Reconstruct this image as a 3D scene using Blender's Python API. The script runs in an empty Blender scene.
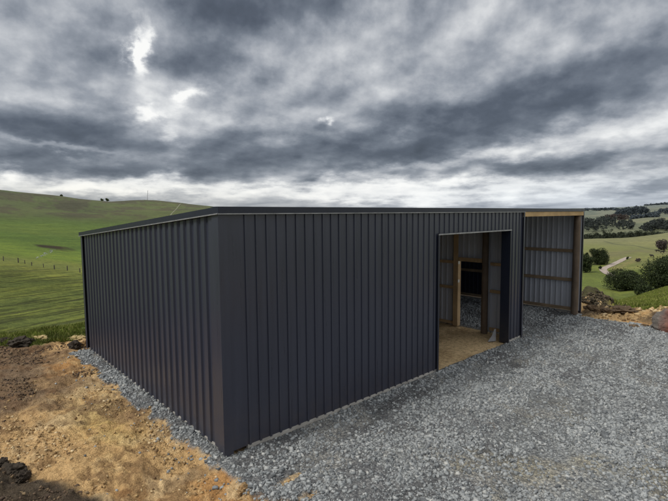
import bpy, math, random
import numpy as np

random.seed(7)
RNG = np.random.default_rng(11)
scene = bpy.context.scene
col = scene.collection

# ------------------------------------------------------------------ camera
CAM = np.array([-3.155, -5.836, 3.588])
YAW, PITCH, ROLL = 0.8315, -0.0800, -0.0083
FPX, PW, PH = 453.0, 668.0, 501.0
FW = np.array([math.cos(PITCH)*math.cos(YAW), math.cos(PITCH)*math.sin(YAW), math.sin(PITCH)])
_r = np.array([math.sin(YAW), -math.cos(YAW), 0.0])
_u = np.cross(_r, FW)
RT = _r*math.cos(ROLL) + _u*math.sin(ROLL)
UP = -_r*math.sin(ROLL) + _u*math.cos(ROLL)


def ray(px, py):
    return FW + RT*(px - PW/2)/FPX - UP*(py - PH/2)/FPX


def azel(px, py):
    d = ray(px, py)
    return math.atan2(d[1], d[0]), math.atan2(d[2], math.hypot(d[0], d[1]))


cam_data = bpy.data.cameras.new('camera')
cam = bpy.data.objects.new('camera', cam_data)
col.objects.link(cam)
from mathutils import Matrix, Vector
m = Matrix(((RT[0], UP[0], -FW[0], CAM[0]), (RT[1], UP[1], -FW[1], CAM[1]), (RT[2], UP[2], -FW[2], CAM[2]), (0, 0, 0, 1)))
cam.matrix_world = m
cam_data.sensor_width = 36.0
cam_data.lens = 36.0*FPX/PW
cam_data.clip_end = 20000
cam_data.clip_start = 0.05
scene.camera = cam

scene.view_settings.view_transform = 'Standard'
scene.view_settings.look = 'None'
scene.view_settings.exposure = 0
scene.view_settings.gamma = 1


# ------------------------------------------------------------------ noise
def _hash(ix, iy, seed):
    h = (ix.astype(np.int64)*374761393 + iy.astype(np.int64)*668265263 + seed*974711) & 0xFFFFFFFF
    h = ((h ^ (h >> 13))*1274126177) & 0xFFFFFFFF
    h = h ^ (h >> 16)
    return (h & 0xFFFF)/65535.0


def vnoise(x, y, seed=0):
    x = np.asarray(x, float); y = np.asarray(y, float)
    ix = np.floor(x); iy = np.floor(y)
    fx = x - ix; fy = y - iy
    fx = fx*fx*fx*(fx*(fx*6 - 15) + 10); fy = fy*fy*fy*(fy*(fy*6 - 15) + 10)
    a = _hash(ix, iy, seed); b = _hash(ix + 1, iy, seed)
    c = _hash(ix, iy + 1, seed); d = _hash(ix + 1, iy + 1, seed)
    return (a*(1 - fx) + b*fx)*(1 - fy) + (c*(1 - fx) + d*fx)*fy


def fbm(x, y, scale, octv=4, seed=0, gain=0.5):
    s = 0; a = 1; t = 0; f = 1.0/scale
    x = np.asarray(x, float); y = np.asarray(y, float)
    for i in range(octv):
        s = s + a*vnoise(x*f + 17.3*i, y*f - 9.1*i, seed + i*31)
        t += a; a *= gain; f *= 2.03
    return s/t


def sstep(e0, e1, v):
    t = np.clip((v - e0)/(e1 - e0), 0, 1)
    return t*t*(3 - 2*t)


# ------------------------------------------------------------------ terrain profile
SHED_L, SHED_W, HF, HB = 13.857, 7.437, 3.6, 3.069
BAY, JL, JR, HO = 9.372, 5.277, 8.556, 3.109


def zfrom(px, rows):
    """(distance, picture row) control points of one bearing -> (bearing, distances, heights)"""
    a = azel(px, 250)[0]
    out = []
    for d, y, in rows:
        if isinstance(y, tuple):
            out.append((d, y[0]))
        else:
            out.append((d, CAM[2] + d*math.tan(azel(px, y)[1])))
    return a, [o[0] for o in out], [o[1] for o in out]


RIDGE = [(-40, 186), (0, 190), (63, 196.2), (80, 198.6), (100, 200.4), (111, 201.3), (130, 200.6), (147, 200), (165, 201), (186, 203.4), (215, 206.8)]


def ridge_y(x):
    return float(np.interp(x, [r[0] for r in RIDGE], [r[1] for r in RIDGE]))


cols = []
for px in (-40, 0, 30, 63, 83, 100, 111, 130, 147, 165, 186, 215):
    k = min(max(px, 0), 83)/83.0
    padend = 15.6 - 0.3*k
    L = lambda a, b: a + (b - a)*k
    rows = [(1.0, (0.0,)), (padend, (0.0,)), (padend + 1.3, (-0.02,)), (20, (-1.1,)), (30, (-6.0,)), (45, (-11.0,)), (60, (-12.8,)),
            (75, L(334, 332)), (88, L(310, 313)), (100, L(291, 297)), (124, L(262.5, 272.5)), (140, L(256.5, 266)), (170, L(249, 257)), (200, L(243, 250)), (260, L(229, 235)),
            (330, L(214, 219)), (400, L(203, 209))]
    rows.append((480, ridge_y(px))); rows.append((560, (CAM[2] + 480*math.tan(azel(px, ridge_y(px))[1]) - 3,)))
    rows += [(800, (-10,)), (9000, (-120,))]
    cols.append(zfrom(px, rows))
tail = [(9000, (-60,))]
rowsR = {
    570: [(1, (0.0,)), (22, (0.0,)), (26, (-2.0,)), (45, (-8.0,)), (70, (-14.0,)), (110, 294), (160, 280), (200, 269), (280, 253), (400, 243.5), (520, 239), (580, (-37.5,)), (680, (-39,)), (800, 236), (1000, 227), (1300, 220), (1700, 213), (2500, 209.5), (3500, 208.5), (4500, (-30,))],
    590: [(1, (0.0,)), (18, (0.0,)), (18.6, 316), (20.5, 307), (22.3, 297), (24, 288.5), (26, (-3.0,)), (45, (-8.0,)), (70, (-14.0,)), (110, 295), (160, 280), (200, 269), (280, 253), (400, 243.5), (520, 239), (580, (-37.5,)), (680, (-39,)), (800, 236), (1000, 227), (1300, 221), (1700, 213), (2500, 209.3), (3500, 208.3), (4500, (-30,))],
    606: [(1, (0.0,)), (17.9, (0.0,)), (18.6, 316), (20.5, 308.5), (22.3, 302), (24, 294.5), (26, (-3.0,)), (45, (-8.0,)), (70, (-14.0,)), (110, 297), (160, 281), (200, 269.5), (280, 253), (400, 244), (520, 238.5), (580, (-37.5,)), (680, (-39,)), (800, 236), (1000, 227), (1300, 220), (1700, 213), (2500, 209), (3500, 208), (4500, (-30,))],
    622: [(1, (0.0,)), (17.7, (0.0,)), (18.6, 315), (20.5, 310), (24, 306.3), (28, 303.8), (36, 301.8), (42, 301.8), (50, (-9.0,)), (70, (-14.5,)), (110, 299), (140, 288), (200, 270), (280, 253.5), (400, 244.5), (520, 237.8), (580, (-36.5,)), (680, (-38,)), (800, 235), (1000, 226), (1300, 219), (1700, 213), (2500, 208.3), (3500, 207.3), (4500, (-30,))],
    645: [(1, (0.0,)), (17.6, (0.0,)), (18.6, 315), (20.5, 310.5), (24, 305.5), (30, 299.5), (40, 295.8), (46, 296.5), (52, (-10.0,)), (70, (-15.0,)), (110, 298), (140, 286), (200, 268), (280, 254), (400, 246), (520, 235.5), (580, (-34.5,)), (680, (-36,)), (800, 232), (1000, 224), (1300, 216), (1700, 211.5), (2500, 207), (3500, 205.8), (4500, (-20,))],
    668: [(1, (0.0,)), (17.8, (0.0,)), (18.6, 314.5), (20.5, 309), (24, 303), (30, 295), (40, 289), (48, 289.5), (55, (-10.0,)), (70, (-15.0,)), (110, 296), (140, 286), (200, 266), (280, 254), (400, 246), (520, 232.5), (580, (-31.5,)), (680, (-33,)), (800, 230), (1000, 222), (1300, 216), (1700, 211), (2500, 206), (3500, 204.5), (4500, (-10,))],
    720: [(1, (0.0,)), (20, (0.0,)), (24, 300), (30, 291), (40, 284), (48, 284.5), (55, (-10.0,)), (70, (-15.0,)), (110, 292), (140, 283), (200, 262), (280, 250), (400, 242), (520, 229), (580, (-28,)), (680, (-30,)), (800, 228), (1000, 220), (1300, 214), (1700, 210), (2500, 205), (3500, 204), (4500, (-10,))],
}
for px, rows in rowsR.items():
    cols.append(zfrom(px, rows + tail))
mid = [(1, 0.), (24, 0.), (30, -1.5), (60, -8), (120, -14), (300, -18), (600, -25), (1200, -20), (3000, -12), (4500, -30), (9000, -60)]
flat = [(1, 0.), (30, 0.), (60, -1.0), (120, -3), (300, -4), (600, -5), (1200, -10), (3000, -10), (4500, -30), (9000, -60)]
for adeg, tb in ((52, mid), (30, mid), (-60, flat), (-170, flat), (150, flat)):
    cols.append((math.radians(adeg), [t[0] for t in tb], [t[1] for t in tb]))
cols.sort(key=lambda c: c[0])


def pchip(xk, yk, x):
    xk = np.asarray(xk, float); yk = np.asarray(yk, float)
    h = np.diff(xk); dl = np.diff(yk)/h
    mk = np.zeros_like(yk)
    mk[0] = dl[0]; mk[-1] = dl[-1]
    for i in range(1, len(yk) - 1):
        if dl[i-1]*dl[i] > 0:
            w1 = 2*h[i] + h[i-1]; w2 = h[i] + 2*h[i-1]
            mk[i] = (w1 + w2)/(w1/dl[i-1] + w2/dl[i])
    x = np.clip(x, xk[0], xk[-1])
    i = np.clip(np.searchsorted(xk, x) - 1, 0, len(xk) - 2)
    t = (x - xk[i])/h[i]
    return ((2*t**3 - 3*t**2 + 1)*yk[i] + (t**3 - 2*t**2 + t)*h[i]*mk[i] + (-2*t**3 + 3*t**2)*yk[i+1] + (t**3 - t**2)*h[i]*mk[i+1])


LD = np.linspace(0, math.log(9000), 1800)
AZK = np.array([c[0] for c in cols])
TAB = np.array([pchip(np.log(c[1]), c[2], LD) for c in cols])
AZK = np.concatenate([[AZK[-1] - 2*math.pi], AZK, [AZK[0] + 2*math.pi]])
TAB = np.concatenate([TAB[-1:], TAB, TAB[:1]])


def base_height(x, y):
    dx = x - CAM[0]; dy = y - CAM[1]
    d = np.hypot(dx, dy); az = np.arctan2(dy, dx)
    ld = np.log(np.clip(d, 1.0, 8999))
    fi = np.clip(ld/LD[-1]*(len(LD) - 1), 0, len(LD) - 1.001)
    j = fi.astype(int); fj = fi - j
    k = np.clip(np.searchsorted(AZK, az) - 1, 0, len(AZK) - 2)
    t = (az - AZK[k])/(AZK[k+1] - AZK[k])
    z0 = TAB[k, j]*(1 - fj) + TAB[k, j+1]*fj
    z1 = TAB[k+1, j]*(1 - fj) + TAB[k+1, j+1]*fj
    return z0*(1 - t) + z1*t, d, az


def masks(x, y):
    """surface cover near the shed, all in metres on the ground"""
    e = (fbm(x, y, 0.9, 4, 3) - 0.5)*1.5
    e2 = (fbm(x, y, 0.35, 3, 5) - 0.5)
    left_edge = -0.06 - 0.22*np.clip(-y - 0.6, 0, 6) + e*0.75
    g_front = sstep(-0.06, 0.06, x - left_edge)*sstep(-0.05, 0.05, 13.55 + 0.10*np.clip(-y, 0, 5) + e*0.7 - x)*sstep(-0.02, 0.02, -(y - 0.05))
    g_band = sstep(-0.05, 0.04, x + 0.25 + e2*0.40 + 0.02*y)*(x < 0.2)*sstep(-0.3, 0.1, y + 0.02)*(y < SHED_W - 0.1 + e2)
    g_bay = (x > BAY - 0.06)*(x < SHED_L + 0.05)*(y > -0.1)*(y < SHED_W)
    gravel = np.clip(np.maximum(np.maximum(g_front, g_band), g_bay*1.0), 0, 1)
    room = (x > 0.02)*(x < BAY - 0.06)*(y > 0.02)*(y < SHED_W)
    gravel = gravel*(1 - room)
    # trodden-through patches of clay in the gravel
    patch = np.zeros_like(x)
    for (cx, cy, rx, ry) in ((0.30, -1.10, 0.40, 0.09), (0.15, -1.60, 0.45, 0.12), (9.9, -2.2, 0.3, 0.06)):
        patch = np.maximum(patch, np.exp(-((x - cx)/rx)**2 - ((y - cy)/ry)**2))
    patch = sstep(0.35, 0.85, patch + e2*1.3)*0.75
    gravel = gravel*(1 - patch)
    return gravel, room, e, e2


def ground_height(x, y):
    x = np.asarray(x, float); y = np.asarray(y, float)
    z, d, az = base_height(x, y)
    # rolling unevenness, growing with distance
    amp = np.interp(d, [22, 40, 90, 300, 1000, 9000], [0.0, 0.08, 0.35, 1.0, 2.5, 6.0])
    z = z + (fbm(x, y, 28, 4, 41) - 0.5)*amp
    z = z + (fbm(x, y, 260, 3, 43) - 0.5)*np.interp(d, [560, 800, 1100, 1800, 2300], [0, 8, 26, 26, 0])*(az < 1.0)
    near = sstep(30, 20, d)
    gravel, room, e, e2 = masks(x, y)
    rough = (fbm(x, y, 0.55, 5, 61, 0.62) - 0.5)*0.24 + (np.abs(fbm(x, y, 0.30, 4, 67, 0.65) - 0.5))*-0.22 + (fbm(x, y, 2.2, 3, 71) - 0.5)*0.14
    wallfade = sstep(0.0, 0.7, np.maximum(np.maximum(-x, -y), np.maximum(x - SHED_L, y - SHED_W)))
    inside = (x > 0)*(x < SHED_L)*(y > 0)*(y < SHED_W)
    k = np.where(inside, 0.12, 0.2 + 0.8*wallfade)
    clay = rough*k
    gr = ((fbm(x*0.22 + y*0.05, y*1.5 - x*0.25, 0.8, 3, 185, 0.6) - 0.5)*0.10 + (fbm(x, y, 0.5, 4, 81) - 0.5)*0.07 + (fbm(x, y, 2.6, 2, 83) - 0.5)*0.10)*np.where(inside, 0.4, 0.25 + 0.75*wallfade) + 0.025
    z = z + near*(gravel*gr + (1 - gravel)*clay)
    # gravel banked along the foot of the left wall
    z = z + near*0.05*np.exp(-((x + 0.08)/0.16)**2)*(y > 0)*(y < SHED_W)
    # low soil bank under the painted shadow in the near left corner
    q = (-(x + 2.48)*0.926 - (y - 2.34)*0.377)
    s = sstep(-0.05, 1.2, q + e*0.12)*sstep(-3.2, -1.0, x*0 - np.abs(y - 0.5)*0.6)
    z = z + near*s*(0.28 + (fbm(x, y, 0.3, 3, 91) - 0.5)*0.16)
    # earth bank the photographer stands on
    z = z + 1.85*sstep(4.3, 1.2, d)
    # rubble along the right edge of the pad
    rr = sstep(17.0, 18.5, d)*sstep(27, 25, d)*sstep(math.radians(24), math.radians(19.5), az)*sstep(math.radians(4), math.radians(8), az)
    z = z + rr*((fbm(x, y, 0.9, 5, 95, 0.65) - 0.5)*0.8)*sstep(math.radians(9), math.radians(17), az)
    return z


def hit(px, py, dmin=8.0, dmax=6000.0):
    """the point where the sight line meets the ground"""
    d3 = ray(px, py); h = math.hypot(d3[0], d3[1])
    ds = np.exp(np.linspace(math.log(dmin), math.log(dmax), 6000))
    x = CAM[0] + d3[0]/h*ds; y = CAM[1] + d3[1]/h*ds; zr = CAM[2] + d3[2]/h*ds
    g = ground_height(x, y)
    i = int(np.argmax(g >= zr)) if np.any(g >= zr) else len(ds) - 1
    return np.array([x[i], y[i], g[i]]), ds[i]


def at_dist(px, d):
    a = azel(px, 250)[0]
    x = CAM[0] + d*math.cos(a); y = CAM[1] + d*math.sin(a)
    return np.array([x, y, float(ground_height(np.array([x]), np.array([y]))[0])])


# ------------------------------------------------------------------ object helpers
def mesh_np(name, verts, faces, mat=None, parent=None, smooth=False):
    me = bpy.data.meshes.new(name)
    verts = np.asarray(verts, np.float32); faces = np.asarray(faces, np.int32)
    nv, nf, k = len(verts), len(faces), faces.shape[1]
    me.vertices.add(nv); me.vertices.foreach_set('co', verts.ravel())
    me.loops.add(nf*k); me.loops.foreach_set('vertex_index', faces.ravel())
    me.polygons.add(nf)
    me.polygons.foreach_set('loop_start', np.arange(0, nf*k, k, dtype=np.int32))
    me.polygons.foreach_set('loop_total', np.full(nf, k, np.int32))
    if smooth: me.polygons.foreach_set('use_smooth', np.ones(nf, bool))
    me.update(calc_edges=True)
    if mat: me.materials.append(mat)
    o = bpy.data.objects.new(name, me); col.objects.link(o)
    if parent: o.parent = parent
    return o


class MB:
    def __init__(self): self.v = []; self.f = []

    def add(self, vs, fs):
        b = len(self.v); self.v += [tuple(map(float, v)) for v in vs]
        self.f += [tuple(b + i for i in f) for f in fs]; return self

    def box(self, x0, x1, y0, y1, z0, z1):
        return self.add([(x0, y0, z0), (x1, y0, z0), (x1, y1, z0), (x0, y1, z0), (x0, y0, z1), (x1, y0, z1), (x1, y1, z1), (x0, y1, z1)],
                        [(0, 3, 2, 1), (4, 5, 6, 7), (0, 1, 5, 4), (1, 2, 6, 5), (2, 3, 7, 6), (3, 0, 4, 7)])

    def tube(self, p0, p1, r0, r1, n=12, rings=1, wob=0.0, cap=True):
        p0 = Vector(p0); p1 = Vector(p1); ax = (p1 - p0).normalized()
        a = ax.orthogonal().normalized(); b = ax.cross(a)
        vs = []; fs = []
        for k in range(rings + 1):
            t = k/rings; c = p0.lerp(p1, t); r = r0 + (r1 - r0)*t
            for i in range(n):
                th = 2*math.pi*i/n; rr = r*(1 + wob*(random.random() - 0.5))
                vs.append(c + a*rr*math.cos(th) + b*rr*math.sin(th))
        for k in range(rings):
            for i in range(n):
                j = (i + 1) % n
                fs.append((k*n + i, k*n + j, (k+1)*n + j, (k+1)*n + i))
        if cap:
            fs.append(tuple(range(n - 1, -1, -1))); fs.append(tuple(rings*n + i for i in range(n)))
        return self.add(vs, fs)

    def build(self, name, mat, parent=None, smooth=False, bevel=0.0):
        me = bpy.data.meshes.new(name); me.from_pydata(self.v, [], self.f)
        if smooth:
            for p in me.polygons: p.use_smooth = True
        me.update()
        if mat: me.materials.append(mat)
        o = bpy.data.objects.new(name, me); col.objects.link(o)
        if parent: o.parent = parent
        if bevel:
            bv = o.modifiers.new('edge', 'BEVEL'); bv.width = bevel; bv.segments = 2; bv.limit_method = 'ANGLE'
        return o


def tag(o, label=None, cat=None, group=None, kind=None):
    if label: o['label'] = label
    if cat: o['category'] = cat
    if group: o['group'] = group
    if kind: o['kind'] = kind
    return o


def empty(name, loc=(0, 0, 0)):
    o = bpy.data.objects.new(name, None); o.location = loc; o.empty_display_size = 0.3
    col.objects.link(o); return o


# ------------------------------------------------------------------ materials
class N:
    def __init__(self, name):
        self.m = bpy.data.materials.new(name); self.m.use_nodes = True
        self.t = self.m.node_tree; self.b = self.t.nodes['Principled BSDF']

    def n(self, typ, **kw):
        o = self.t.nodes.new(typ)
        for k, v in kw.items():
            if k.startswith('i_'):
                o.inputs[k[2:].replace('_', ' ')].default_value = v
            else: setattr(o, k, v)
        return o

    def l(self, a, b): self.t.links.new(a, b)

    def math(self, op, a, b=None, clamp=False):
        o = self.t.nodes.new('ShaderNodeMath'); o.operation = op; o.use_clamp = clamp
        for i, v in enumerate((a, b)):
            if v is None: continue
            if isinstance(v, (int, float)): o.inputs[i].default_value = v
            else: self.l(v, o.inputs[i])
        return o.outputs[0]

    def mix(self, fac, a, b, mode='MIX'):
        o = self.t.nodes.new('ShaderNodeMix'); o.data_type = 'RGBA'; o.blend_type = mode
        for s, v in ((o.inputs[0], fac), (o.inputs[6], a), (o.inputs[7], b)):
            if isinstance(v, (int, float)): s.default_value = v
            elif isinstance(v, tuple): s.default_value = v if len(v) == 4 else (*v, 1)
            else: self.l(v, s)
        return o.outputs[2]

    def ramp(self, fac, stops):
        o = self.t.nodes.new('ShaderNodeValToRGB')
        while len(o.color_ramp.elements) < len(stops): o.color_ramp.elements.new(0.5)
        for e, (p, c) in zip(o.color_ramp.elements, stops):
            e.position = p; e.color = (*c, 1) if isinstance(c, tuple) else (c, c, c, 1)
        self.l(fac, o.inputs[0]); return o.outputs[0]

    def noise(self, vec, scale, detail=4, rough=0.55, dist=0.0):
        o = self.n('ShaderNodeTexNoise'); o.inputs['Scale'].default_value = scale
        o.inputs['Detail'].default_value = detail; o.inputs['Roughness'].default_value = rough
        o.inputs['Distortion'].default_value = dist
        if vec is not None: self.l(vec, o.inputs['Vector'])
        return o.outputs[0]

    def maprange(self, v, a, b, c, d):
        o = self.n('ShaderNodeMapRange'); self.l(v, o.inputs[0])
        for i, q in enumerate((a, b, c, d)): o.inputs[i+1].default_value = q
        return o.outputs[0]

    def bump(self, h, strength, dist, prev=None):
        o = self.n('ShaderNodeBump'); o.inputs['Strength'].default_value = strength
        o.inputs['Distance'].default_value = dist; self.l(h, o.inputs['Height'])
        if prev is not None: self.l(prev, o.inputs['Normal'])
        return o.outputs[0]

    def pos(self): return self.n('ShaderNodeNewGeometry').outputs['Position']

    def scale(self, v, s):
        o = self.n('ShaderNodeVectorMath', operation='MULTIPLY'); self.l(v, o.inputs[0]); o.inputs[1].default_value = s
        return o.outputs[0]

    def set(self, color=None, rough=None, normal=None, metal=None, spec=None):
        for nm, v in (('Base Color', color), ('Roughness', rough), ('Normal', normal), ('Metallic', metal), ('Specular IOR Level', spec)):
            if v is None: continue
            if isinstance(v, (int, float)): self.b.inputs[nm].default_value = v
            elif isinstance(v, tuple): self.b.inputs[nm].default_value = (*v, 1)
            else: self.l(v, self.b.inputs[nm])
        return self.m


def steel_material(name, front, back, rough=0.33, spec=0.42):
    k = N(name); p = k.pos()
    g = k.n('ShaderNodeNewGeometry')
    big = k.noise(k.scale(p, (1, 1, 0.35)), 1.1, 4, 0.6)
    streak = k.noise(k.scale(p, (9, 9, 0.5)), 1.0, 5, 0.65)
    sep = k.n('ShaderNodeSeparateXYZ'); k.l(p, sep.inputs[0])
    low = k.maprange(sep.outputs[2], 0.0, 1.0, 1.0, 0.0)
    dust = k.math('MULTIPLY', k.math('POWER', low, 1.6), k.maprange(k.noise(p, 5, 6, 0.7), 0.35, 0.75, 0.1, 0.75), True)
    c1 = k.mix(k.maprange(streak, 0.3, 0.7, 0, 1), tuple(x*0.88 for x in front), tuple(x*1.14 for x in front))
    c1 = k.mix(k.maprange(big, 0.3, 0.7, 0, 0.55), c1, tuple(x*1.15 for x in front))
    c1 = k.mix(k.math('MULTIPLY', dust, 0.36), c1, (0.15, 0.11, 0.07))
    c2 = k.mix(k.maprange(streak, 0.3, 0.7, 0, 1), tuple(x*0.88 for x in back), tuple(x*1.08 for x in back))
    c = k.mix(g.outputs['Backfacing'], c1, c2)
    r = k.maprange(streak, 0.25, 0.75, rough - 0.09, rough + 0.06)
    nb = k.bump(big, 0.25, 0.02)
    nb = k.bump(k.noise(p, 60, 3, 0.6), 0.04, 0.002, nb)
    return k.set(c, r, nb, spec=spec)


M = {}
M['steel'] = steel_material('charcoal_steel', (0.036, 0.0405, 0.062), (0.45, 0.47, 0.52))
M['lining'] = steel_material('grey_lining_steel', (0.45, 0.47, 0.52), (0.036, 0.0405, 0.062))
M['shaded_steel'] = steel_material('shaded_sheet_steel', (0.022, 0.026, 0.042), (0.022, 0.026, 0.042))  # darkened sheet colour stands for the shade deep in the bay
M['flash'] = steel_material('flashing_steel', (0.017, 0.021, 0.035), (0.017, 0.021, 0.035), 0.40, 0.3)
k = N('bare_steel_edge'); M['edge'] = k.set(k.ramp(k.noise(k.pos(), 7, 4), [(0.3, (0.20, 0.205, 0.215)), (0.7, (0.36, 0.365, 0.375))]), 0.4, metal=0.2)
k = N('galvanised_plate'); M['galv'] = k.set(k.ramp(k.noise(k.pos(), 30, 3), [(0.3, (0.45, 0.46, 0.47)), (0.7, (0.65, 0.66, 0.67))]), 0.45, metal=0.5)


k = N('dull_sheet'); M['galv2'] = k.set(k.ramp(k.noise(k.pos(), 9, 3), [(0.3, (0.20, 0.205, 0.215)), (0.7, (0.30, 0.305, 0.315))]), 0.5)


def timber(name, a, b, rough=0.75, axis=(1, 1, 1)):
    k = N(name); p = k.pos()
    tc = k.n('ShaderNodeTexCoord')
    gr = k.noise(k.scale(p, axis), 14, 6, 0.65, 0.6)
    bl = k.noise(p, 2.2, 4, 0.6)
    c = k.ramp(gr, [(0.3, a), (0.55, tuple((x + y)/2 for x, y in zip(a, b))), (0.75, b)])
    c = k.mix(k.maprange(bl, 0.35, 0.7, 0, 0.6), c, tuple(x*0.55 for x in a))
    return k.set(c, rough, k.bump(gr, 0.35, 0.004))


M['pine'] = timber('fresh_pine', (0.46, 0.30, 0.13), (0.60, 0.42, 0.21), axis=(0.15, 2, 2))
M['stud'] = timber('stud_timber', (0.42, 0.285, 0.15), (0.62, 0.44, 0.25), axis=(2, 2, 0.15))
M['girt'] = timber('treated_girt', (0.25, 0.18, 0.11), (0.42, 0.31, 0.20), axis=(2, 0.15, 2))
M['pole'] = timber('treated_pole', (0.10, 0.073, 0.052), (0.21, 0.15, 0.10), axis=(2.2, 2.2, 0.12))
M['plate'] = timber('pale_base', (0.36, 0.34, 0.31), (0.55, 0.53, 0.49), axis=(0.3, 0.3, 1))

# ---- ground
k = N('ground_cover'); p = k.pos()
at = lambda nm: k.n('ShaderNodeAttribute', attribute_name=nm)
base = at('base').outputs['Color']; A = at('cover').outputs['Color']
sp = k.n('ShaderNodeSeparateColor'); k.l(A, sp.inputs[0])
gravel, grass, far = sp.outputs[0], sp.outputs[1], sp.outputs[2]
# clay grain
cg = k.noise(p, 9, 8, 0.72); cf = k.noise(p, 42, 5, 0.7)
clayc = k.mix(1.0, base, k.ramp(cg, [(0.30, (0.42, 0.38, 0.35)), (0.46, (0.92, 0.90, 0.87)), (0.56, (1.08, 1.07, 1.04)), (0.70, (1.35, 1.33, 1.28))]), 'MULTIPLY')
clayc = k.mix(1.0, clayc, k.ramp(cf, [(0.32, (0.62, 0.60, 0.57)), (0.45, (0.97, 0.97, 0.97)), (0.7, (1.18, 1.18, 1.18))]), 'MULTIPLY')
vc = k.n('ShaderNodeTexVoronoi'); vc.inputs['Scale'].default_value = 17; k.l(p, vc.inputs['Vector'])
vc.inputs['Randomness'].default_value = 1.0
vd = k.n('ShaderNodeTexVoronoi'); vd.inputs['Scale'].default_value = 48; k.l(p, vd.inputs['Vector'])
svc = k.n('ShaderNodeSeparateColor'); k.l(vc.outputs['Color'], svc.inputs[0])
svd = k.n('ShaderNodeSeparateColor'); k.l(vd.outputs['Color'], svd.inputs[0])
crumb = k.math('ADD', k.math('MULTIPLY', svc.outputs[0], 0.45), k.math('MULTIPLY', svd.outputs[0], 0.55))
clayc = k.mix(k.maprange(cg, 0.35, 0.6, 0.9, 0.35), clayc, k.mix(1.0, clayc, k.ramp(crumb, [(0.1, (0.72, 0.68, 0.64)), (0.5, (1, 1, 1)), (0.9, (1.22, 1.2, 1.17))]), 'MULTIPLY'))
# gravel fines
v1 = k.n('ShaderNodeTexVoronoi'); v1.inputs['Scale'].default_value = 26; k.l(p, v1.inputs['Vector'])
v2 = k.n('ShaderNodeTexVoronoi'); v2.inputs['Scale'].default_value = 60; k.l(p, v2.inputs['Vector'])
sv1 = k.n('ShaderNodeSeparateColor'); k.l(v1.outputs['Color'], sv1.inputs[0])
sv2 = k.n('ShaderNodeSeparateColor'); k.l(v2.outputs['Color'], sv2.inputs[0])
gm = k.math('ADD', k.math('MULTIPLY', sv1.outputs[0], 0.55), k.math('MULTIPLY', sv2.outputs[0], 0.45))
gc = k.mix(1.0, base, k.ramp(gm, [(0.1, (0.45, 0.46, 0.48)), (0.5, (0.95, 0.95, 0.95)), (0.9, (1.6, 1.58, 1.52))]), 'MULTIPLY')
gc = k.mix(k.maprange(v1.outputs['Distance'], 0.35, 0.75, 0, 0.6), gc, (0.07, 0.072, 0.078))
# grass: mottling at several sizes and stock terraces that follow the contour
n1 = k.noise(p, 0.9, 6, 0.7); n2 = k.noise(p, 0.10, 6, 0.65); n3 = k.noise(p, 6.0, 4, 0.7)
sx = k.n('ShaderNodeSeparateXYZ'); k.l(p, sx.inputs[0])
strv = k.n('ShaderNodeCombineXYZ')
dep = k.math('ADD', k.math('MULTIPLY', sx.outputs[0], 0.017), k.math('MULTIPLY', sx.outputs[1], 0.0985))
k.l(k.math('MULTIPLY', k.math('SUBTRACT', sx.outputs[0], k.math('MULTIPLY', sx.outputs[1], 0.17)), 0.10), strv.inputs[0]); k.l(k.math('MULTIPLY', dep, 0.2), strv.inputs[1])
k.l(k.math('MULTIPLY', k.math('ADD', k.math('MULTIPLY', sx.outputs[2], 1.1), dep), 5.4), strv.inputs[2])
st1 = k.noise(strv.outputs[0], 1.0, 5, 0.66, 0.25)
st2 = k.noise(k.scale(strv.outputs[0], (0.3, 0.3, 0.16)), 1.0, 5, 0.6, 0.2)
trm = k.math('MULTIPLY', k.maprange(st1, 0.49, 0.58, 0, 1), k.maprange(n2, 0.36, 0.60, 0.45, 1.0))
terr = at('terrace').outputs['Fac']
trm = k.math('MULTIPLY', trm, terr, True)
grc = k.mix(1.0, base, k.ramp(n1, [(0.25, (0.55, 0.58, 0.6)), (0.5, (1, 1, 1)), (0.75, (1.4, 1.32, 1.25))]), 'MULTIPLY')
grc = k.mix(1.0, grc, k.ramp(n2, [(0.3, (0.72, 0.74, 0.8)), (0.5, (1, 1, 1)), (0.7, (1.25, 1.18, 1.0))]), 'MULTIPLY')
grc = k.mix(1.0, grc, k.ramp(n3, [(0.3, (0.7, 0.7, 0.7)), (0.5, (1, 1, 1)), (0.7, (1.28, 1.28, 1.2))]), 'MULTIPLY')
grc = k.mix(1.0, grc, k.mix(terr, (1, 1, 1), k.ramp(st2, [(0.32, (0.62, 0.64, 0.7)), (0.5, (1, 1, 1)), (0.68, (1.35, 1.28, 1.1))])), 'MULTIPLY')
grc = k.mix(k.math('MULTIPLY', trm, 0.80), grc, (0.034, 0.034, 0.018))
fn = k.noise(p, 0.02, 6, 0.6)
farc = k.mix(1.0, base, k.ramp(fn, [(0.3, (0.75, 0.78, 0.8)), (0.5, (1, 1, 1)), (0.7, (1.2, 1.16, 1.05))]), 'MULTIPLY')
farc = k.mix(1.0, farc, k.ramp(k.noise(p, 0.25, 5, 0.7), [(0.3, (0.75, 0.75, 0.75)), (0.5, (1, 1, 1)), (0.7, (1.2, 1.2, 1.2))]), 'MULTIPLY')
grc = k.mix(far, grc, farc)
c = k.mix(grass, k.mix(gravel, clayc, gc), grc)
hb = k.math('ADD', k.math('MULTIPLY', cg, 0.6), k.math('MULTIPLY', cf, 0.4))
hb = k.math('ADD', hb, k.math('MULTIPLY', k.math('ADD', vc.outputs['Distance'], vd.outputs['Distance']), -0.22))
hb2 = k.math('ADD', k.math('SUBTRACT', 1.0, v1.outputs['Distance']), k.math('MULTIPLY', v2.outputs['Distance'], -0.5))
nrm_c = k.bump(hb, 0.9, 0.065)
nrm_g = k.bump(hb2, 0.8, 0.03)
nrm_t = k.bump(k.math('ADD', n1, k.math('MULTIPLY', trm, -0.9)), 0.8, 0.5)
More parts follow.
